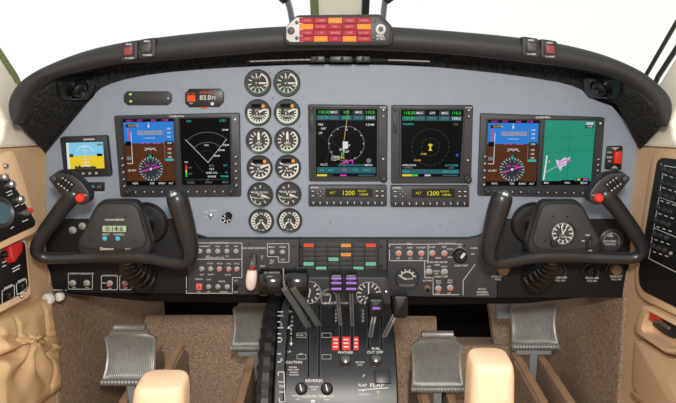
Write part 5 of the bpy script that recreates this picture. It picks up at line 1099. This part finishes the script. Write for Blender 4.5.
# switch panels on the wall by the digital clock yoke
P1 = PlaneN(WL.at(-6, 165) + V((0.002, 0, 0)), (0.93, -0.26, 0.24)); S = P1
o = thing('side_switch_panel', 'black slanted side panel with round dial and silver knobs on the tan wall', 'switch panel', pl(S, 10, 230))
b = MB(); b.prism(S, rpoly([(-14, 160), (11.5, 149.5), (17, 152), (26, 178), (40, 228), (37.5, 232.5), (-14, 257)], 4), -0.06, -0.003, TAN, 0.004, 1.5); b.build('tan_surround', o)
b = MB(); b.prism(S, rpoly([(-14, 173), (5, 174.5), (10, 177.5), (36, 221), (35.5, 226), (-14, 249)], 3), -0.02, 0.0, BLACK, 0.0015, 0.8); b.build('plate', o)
b = MB(); b.lathe(S, 0, 213, [(0.027, 0.0003), (0.027, 0.005), (0.0235, 0.007), (0.020, 0.003), (0.001, 0.0025)], GBEZ, 28); b.build('dial_bezel', o)
b = MB(); b.lathe(S, 0, 213, [(0.019, 0.0028), (0.019, 0.0034)], mat('dial_blue', (70, 92, 104), 0.4), 24); b.build('dial', o)
for u, v in ((10, 184.5), (19, 199.5), (3, 177.5)):
    b = MB(); b.lathe(S, u, v, [(0.0068, 0.0003), (0.0066, 0.007), (0.004, 0.010), (0.0005, 0.0105)], STEEL, 14); b.build('knob', o)
b = MB(); b.lathe(S, 24.6, 213, [(0.006, 0.0003), (0.0056, 0.008), (0.0005, 0.009)], STEEL, 14); b.build('knob', o)
b = MB(); b.lathe(S, 27.5, 211, [(0.0045, 0.0003), (0.004, 0.009), (0.0005, 0.010)], RED, 14); b.build('red_knob', o)
b = MB()
for u, v, L_ in ((9, 192, 6), (10, 195, 5), (17, 206, 4), (25, 221, 6), (12, 228, 3), (17, 189, 3), (23, 204, 4)): b.line(S, (u - L_/2, v + 0.8), (u + L_/2, v - 1.6), 0.9, 0.0005, WHITE)
b.build('legend_marks', o, smooth=0)
b = MB(); b.lathe(S, 5, 166, [(0.0055, -0.004), (0.0052, 0.003), (0.003, 0.006), (0.0005, 0.0065)], CHROME, 14); b.build('stud', o)
P2 = PlaneN(WL.at(-6, 258) + V((0.002, 0, 0)), (0.93, -0.26, 0.24)); S = P2
o = thing('side_switch_panel', 'black side panel with a red guarded switch on the tan wall, above the leather pocket', 'switch panel', pl(S, 10, 300))
b = MB(); b.prism(S, rpoly([(-14, 259), (25, 238.5), (28.5, 241), (33, 293), (30.5, 297), (-14, 321)], 4), -0.04, -0.003, TAN, 0.003, 1.0); b.build('tan_surround', o)
b = MB(); b.prism(S, rpoly([(-14, 262), (22, 241), (25.5, 243), (29.5, 286), (27, 291.5), (-14, 312)], 3), -0.02, 0.0, BLACK, 0.0015, 0.8); b.build('plate', o)
PG = PlaneN(S.p + S.nn*0.016, S.nn)
b = MB(); b.prism(PG, rpoly([(9.5, 245.5), (20, 240.5), (24, 243.5), (23.5, 251), (15, 263), (11.5, 258)], 2), -0.0157, 0.0, REDK, 0.004, 1.2); b.build('switch_guard', o)
b = MB()
for pts in ([(2, 291), (14, 285), (14.5, 300), (2, 306)], [(16, 284), (26, 279), (27, 288.5), (17, 295)]): b.lines(S, pts, 0.6, 0.0004, WHITE, True)
for u, v, L_ in ((4, 262, 4), (4, 266, 4), (16, 267, 8), (16, 270, 7), (8, 286.5, 8), (21, 280, 7), (8, 304.5, 5), (22, 293, 5)): b.line(S, (u - L_/2, v + L_*0.25), (u + L_/2, v - L_*0.25), 0.9, 0.0004, WHITE)
b.build('legend_marks', o, smooth=0)
for u, v in ((8, 295), (21, 286), (3, 254.5)):
    b = MB(); b.lathe(S, u, v, [(0.007, 0.0003), (0.0065, 0.007), (0.004, 0.010), (0.0005, 0.0105)], GLOSS, 14); b.build('knob', o)
b = MB(); b.lathe(S, 21, 296.5, [(0.0035, -0.005), (0.003, 0.003), (0.0005, 0.005)], STEEL, 10); b.build('stud', o)
# gathered leather pocket
b = MB(); NX, NY = 60, 60; vs = []; fs = []
cor = ((-12, 322), (47, 297), (58, 388), (-12, 440)); f = quadmap(*cor)
for k in (0, 1):
    for j in range(NY + 1):
        for i in range(NX + 1):
            s, t = i/NX, j/NY; u, v = f(s, t); 
            if 0.1 < t < 0.9: u += (2.5*math.sin(PI*t) - 4*max(0, 0.55 - t)*s)*s
            edge = min(1, min(s, 1 - s, t, 1 - t)*10); bul = 0.016*edge**0.5
            gx, gy = u - 21, v - 342; rr = math.hypot(gx, gy); th = math.atan2(gy, gx)
            wr = 0.0
            if gy > -6:
                wr += 0.008*math.sin(th*9 + 1.5*noise.noise(V((u*0.05, v*0.05, 0))))*math.exp(-((rr - 22)/24)**2)
            wr += 0.003*noise.noise(V((u*0.09, v*0.06, 3.1)))*edge
            wr -= 0.010*math.exp(-((v - (352 - 0.55*(u - 5)))/2.2)**2)*(1 if u < 30 else 0.2)
            wr += 0.012*math.exp(-((gx)**2 + (gy)**2)/60)
            wr -= 0.006*math.exp(-((s - 0.80)/0.015)**2) + 0.005*math.exp(-((s - 0.33)/0.02)**2)*(1 if t < 0.35 else 0)
            vs.append(WL.P(u, v, (bul + wr*edge + 0.004) if k == 0 else -0.012))
W = NX + 1; B0 = W*(NY + 1)
for j in range(NY):
    for i in range(NX):
        a = j*W + i; fs.append((a, a + W, a + W + 1, a + 1)); fs.append((B0 + a, B0 + a + 1, B0 + a + W + 1, B0 + a + W))
for j in range(NY): a = j*W; fs.append((a, B0 + a, B0 + a + W, a + W)); a = j*W + NX; fs.append((a, a + W, B0 + a + W, B0 + a))
for i in range(NX): fs.append((i, i + 1, B0 + i + 1, B0 + i)); a = NY*W + i; fs.append((a, B0 + a, B0 + a + 1, a + 1))
b.add(vs, fs, TANP); tag(b.build('leather_pocket', smooth=80), 'wrinkled tan leather map pocket on the side wall by the floor', 'pocket')
# circuit breaker wall
S = WR
S = PlaneX(0.587)
o = thing('circuit_breaker_panel', 'tall black circuit breaker panel with white outlines in a tan rounded surround', 'circuit breaker panel', pl(S, 660, 300))
b = MB(); b.prism(S, rpoly([(690, 146), (655, 152), (649.5, 156), (632.5, 272), (633.5, 291), (640.5, 300), (690, 324)], 6), -0.022, -0.0035, TAN, 0.004, 1.6); b.build('tan_surround', o)
b = MB(); b.prism(S, rpoly([(690, 161), (661, 157.5), (656.5, 161), (637.8, 272), (638.8, 284), (643, 291.5), (690, 315)], 3), -0.012, 0.0, BLACK, 0.0015, 0.8); b.build('plate', o)
b = MB()
b.lines(S, [(690, 170), (664.5, 165.5), (649, 258.5), (690, 279)], 0.7, 0.0004, WHITE)
for (u, v) in ((661.4, 164.2),): b.disc(S, u, v, 0.9, 0.0004, DIM, 8)
for k, (ub, vb) in enumerate(((663.5, 175), (662, 188), (660, 201), (658, 214), (656, 227), (654, 240), (652.5, 252))):
    for i in range(3): u = ub + 2 + i*6; v = vb + i*2.0; b.line(S, (u - 1.4, v - 0.6), (u + 1.8, v + 0.6), 0.9, 0.0004, WHITE)
b.lines(S, [(659.6, 197), (690, 209)], 0.6, 0.0004, WHITE); b.lines(S, [(654.4, 228), (690, 243)], 0.6, 0.0004, WHITE)
b.build('lettering', o, smooth=0)
for k, (ub, vb) in enumerate(((665, 169.5), (663, 182), (661.4, 194), (659.2, 207.5), (657.2, 220.5), (655.2, 233.5), (653.6, 246))):
    for i in range(3): u = ub + i*6; v = vb + i*2.0; b = MB(); b.lathe(S, u, v, [(0.0055, 0.0002), (0.0052, 0.004), (0.0035, 0.0045), (0.0033, 0.007), (0.0005, 0.0075)], BEZB, 12); b.build('circuit_breaker', o)
b = MB(); b.text(S, '*', 671, 255, 9, 0.0004, WHITE); b.build('star_mark', o, smooth=0)
# handle tray below
S = PlaneX(0.578)
o = thing('handle_tray', 'tan recessed tray with a red handle on the side wall below the circuit breakers', 'tray', pl(S, 655, 350))
outer = rpoly([(640, 304), (648, 307.5), (690, 330), (690, 356), (664, 353.5), (634, 333), (632.5, 326)], 4); ce = V((666, 330)); inner = [tuple(V(p).lerp(ce, 0.26)) for p in outer]
b = MB(); b.frame(S, outer, inner, -0.034, 0.0, TAN, 0.004); b.build('rim', o)
TF = PlaneX(0.600); b = MB(); b.prism(TF, [tuple(V(p).lerp(ce, 0.06)) for p in outer], -0.008, 0.0, TAN, 0.0); b.prism(TF, rpoly([(660, 312), (676, 320), (684, 330), (678, 339), (668, 335), (655, 325)], 2), 0.0, 0.006, BEZB, 0.001); b.build('tray_floor', o)
TH = PlaneX(0.583); b = MB(); b.prism(TH, rpoly([(649, 312.5), (658, 316.5), (656.5, 323.5), (647.5, 319.5)], 1.5), -0.016, 0.0, RED, 0.003, 1.0); b.build('red_handle', o)
b = MB(); b.tube([TH.at(656, 320), TH.at(662, 323), TH.at(669, 328)], 0.0032, STEEL, 10); b.build('latch', o)
TL = PlaneX(0.594); b = MB(); b.tube([TL.at(664, 317), TL.at(670, 320), TL.at(676, 326)], 0.005, BEZ, 10); b.build('latch', o)
S = PlaneX(0.590)
o = thing('side_bin', 'plain tan side bin on the wall below the tray with the red handle', 'side bin', pl(S, 655, 400))
b = MB(); b.prism(S, rpoly([(634, 338), (664, 357), (690, 361), (690, 440), (640, 398), (631, 384)], 5), -0.02, 0.0, TAN, 0.004, 1.4); b.build('body', o)
b = MB(); b.prism(S, [(632, 390), (690, 434), (690, 442), (633, 396)], -0.018, 0.004, TRIMT, 0.003, 1); b.build('edge_strip', o)
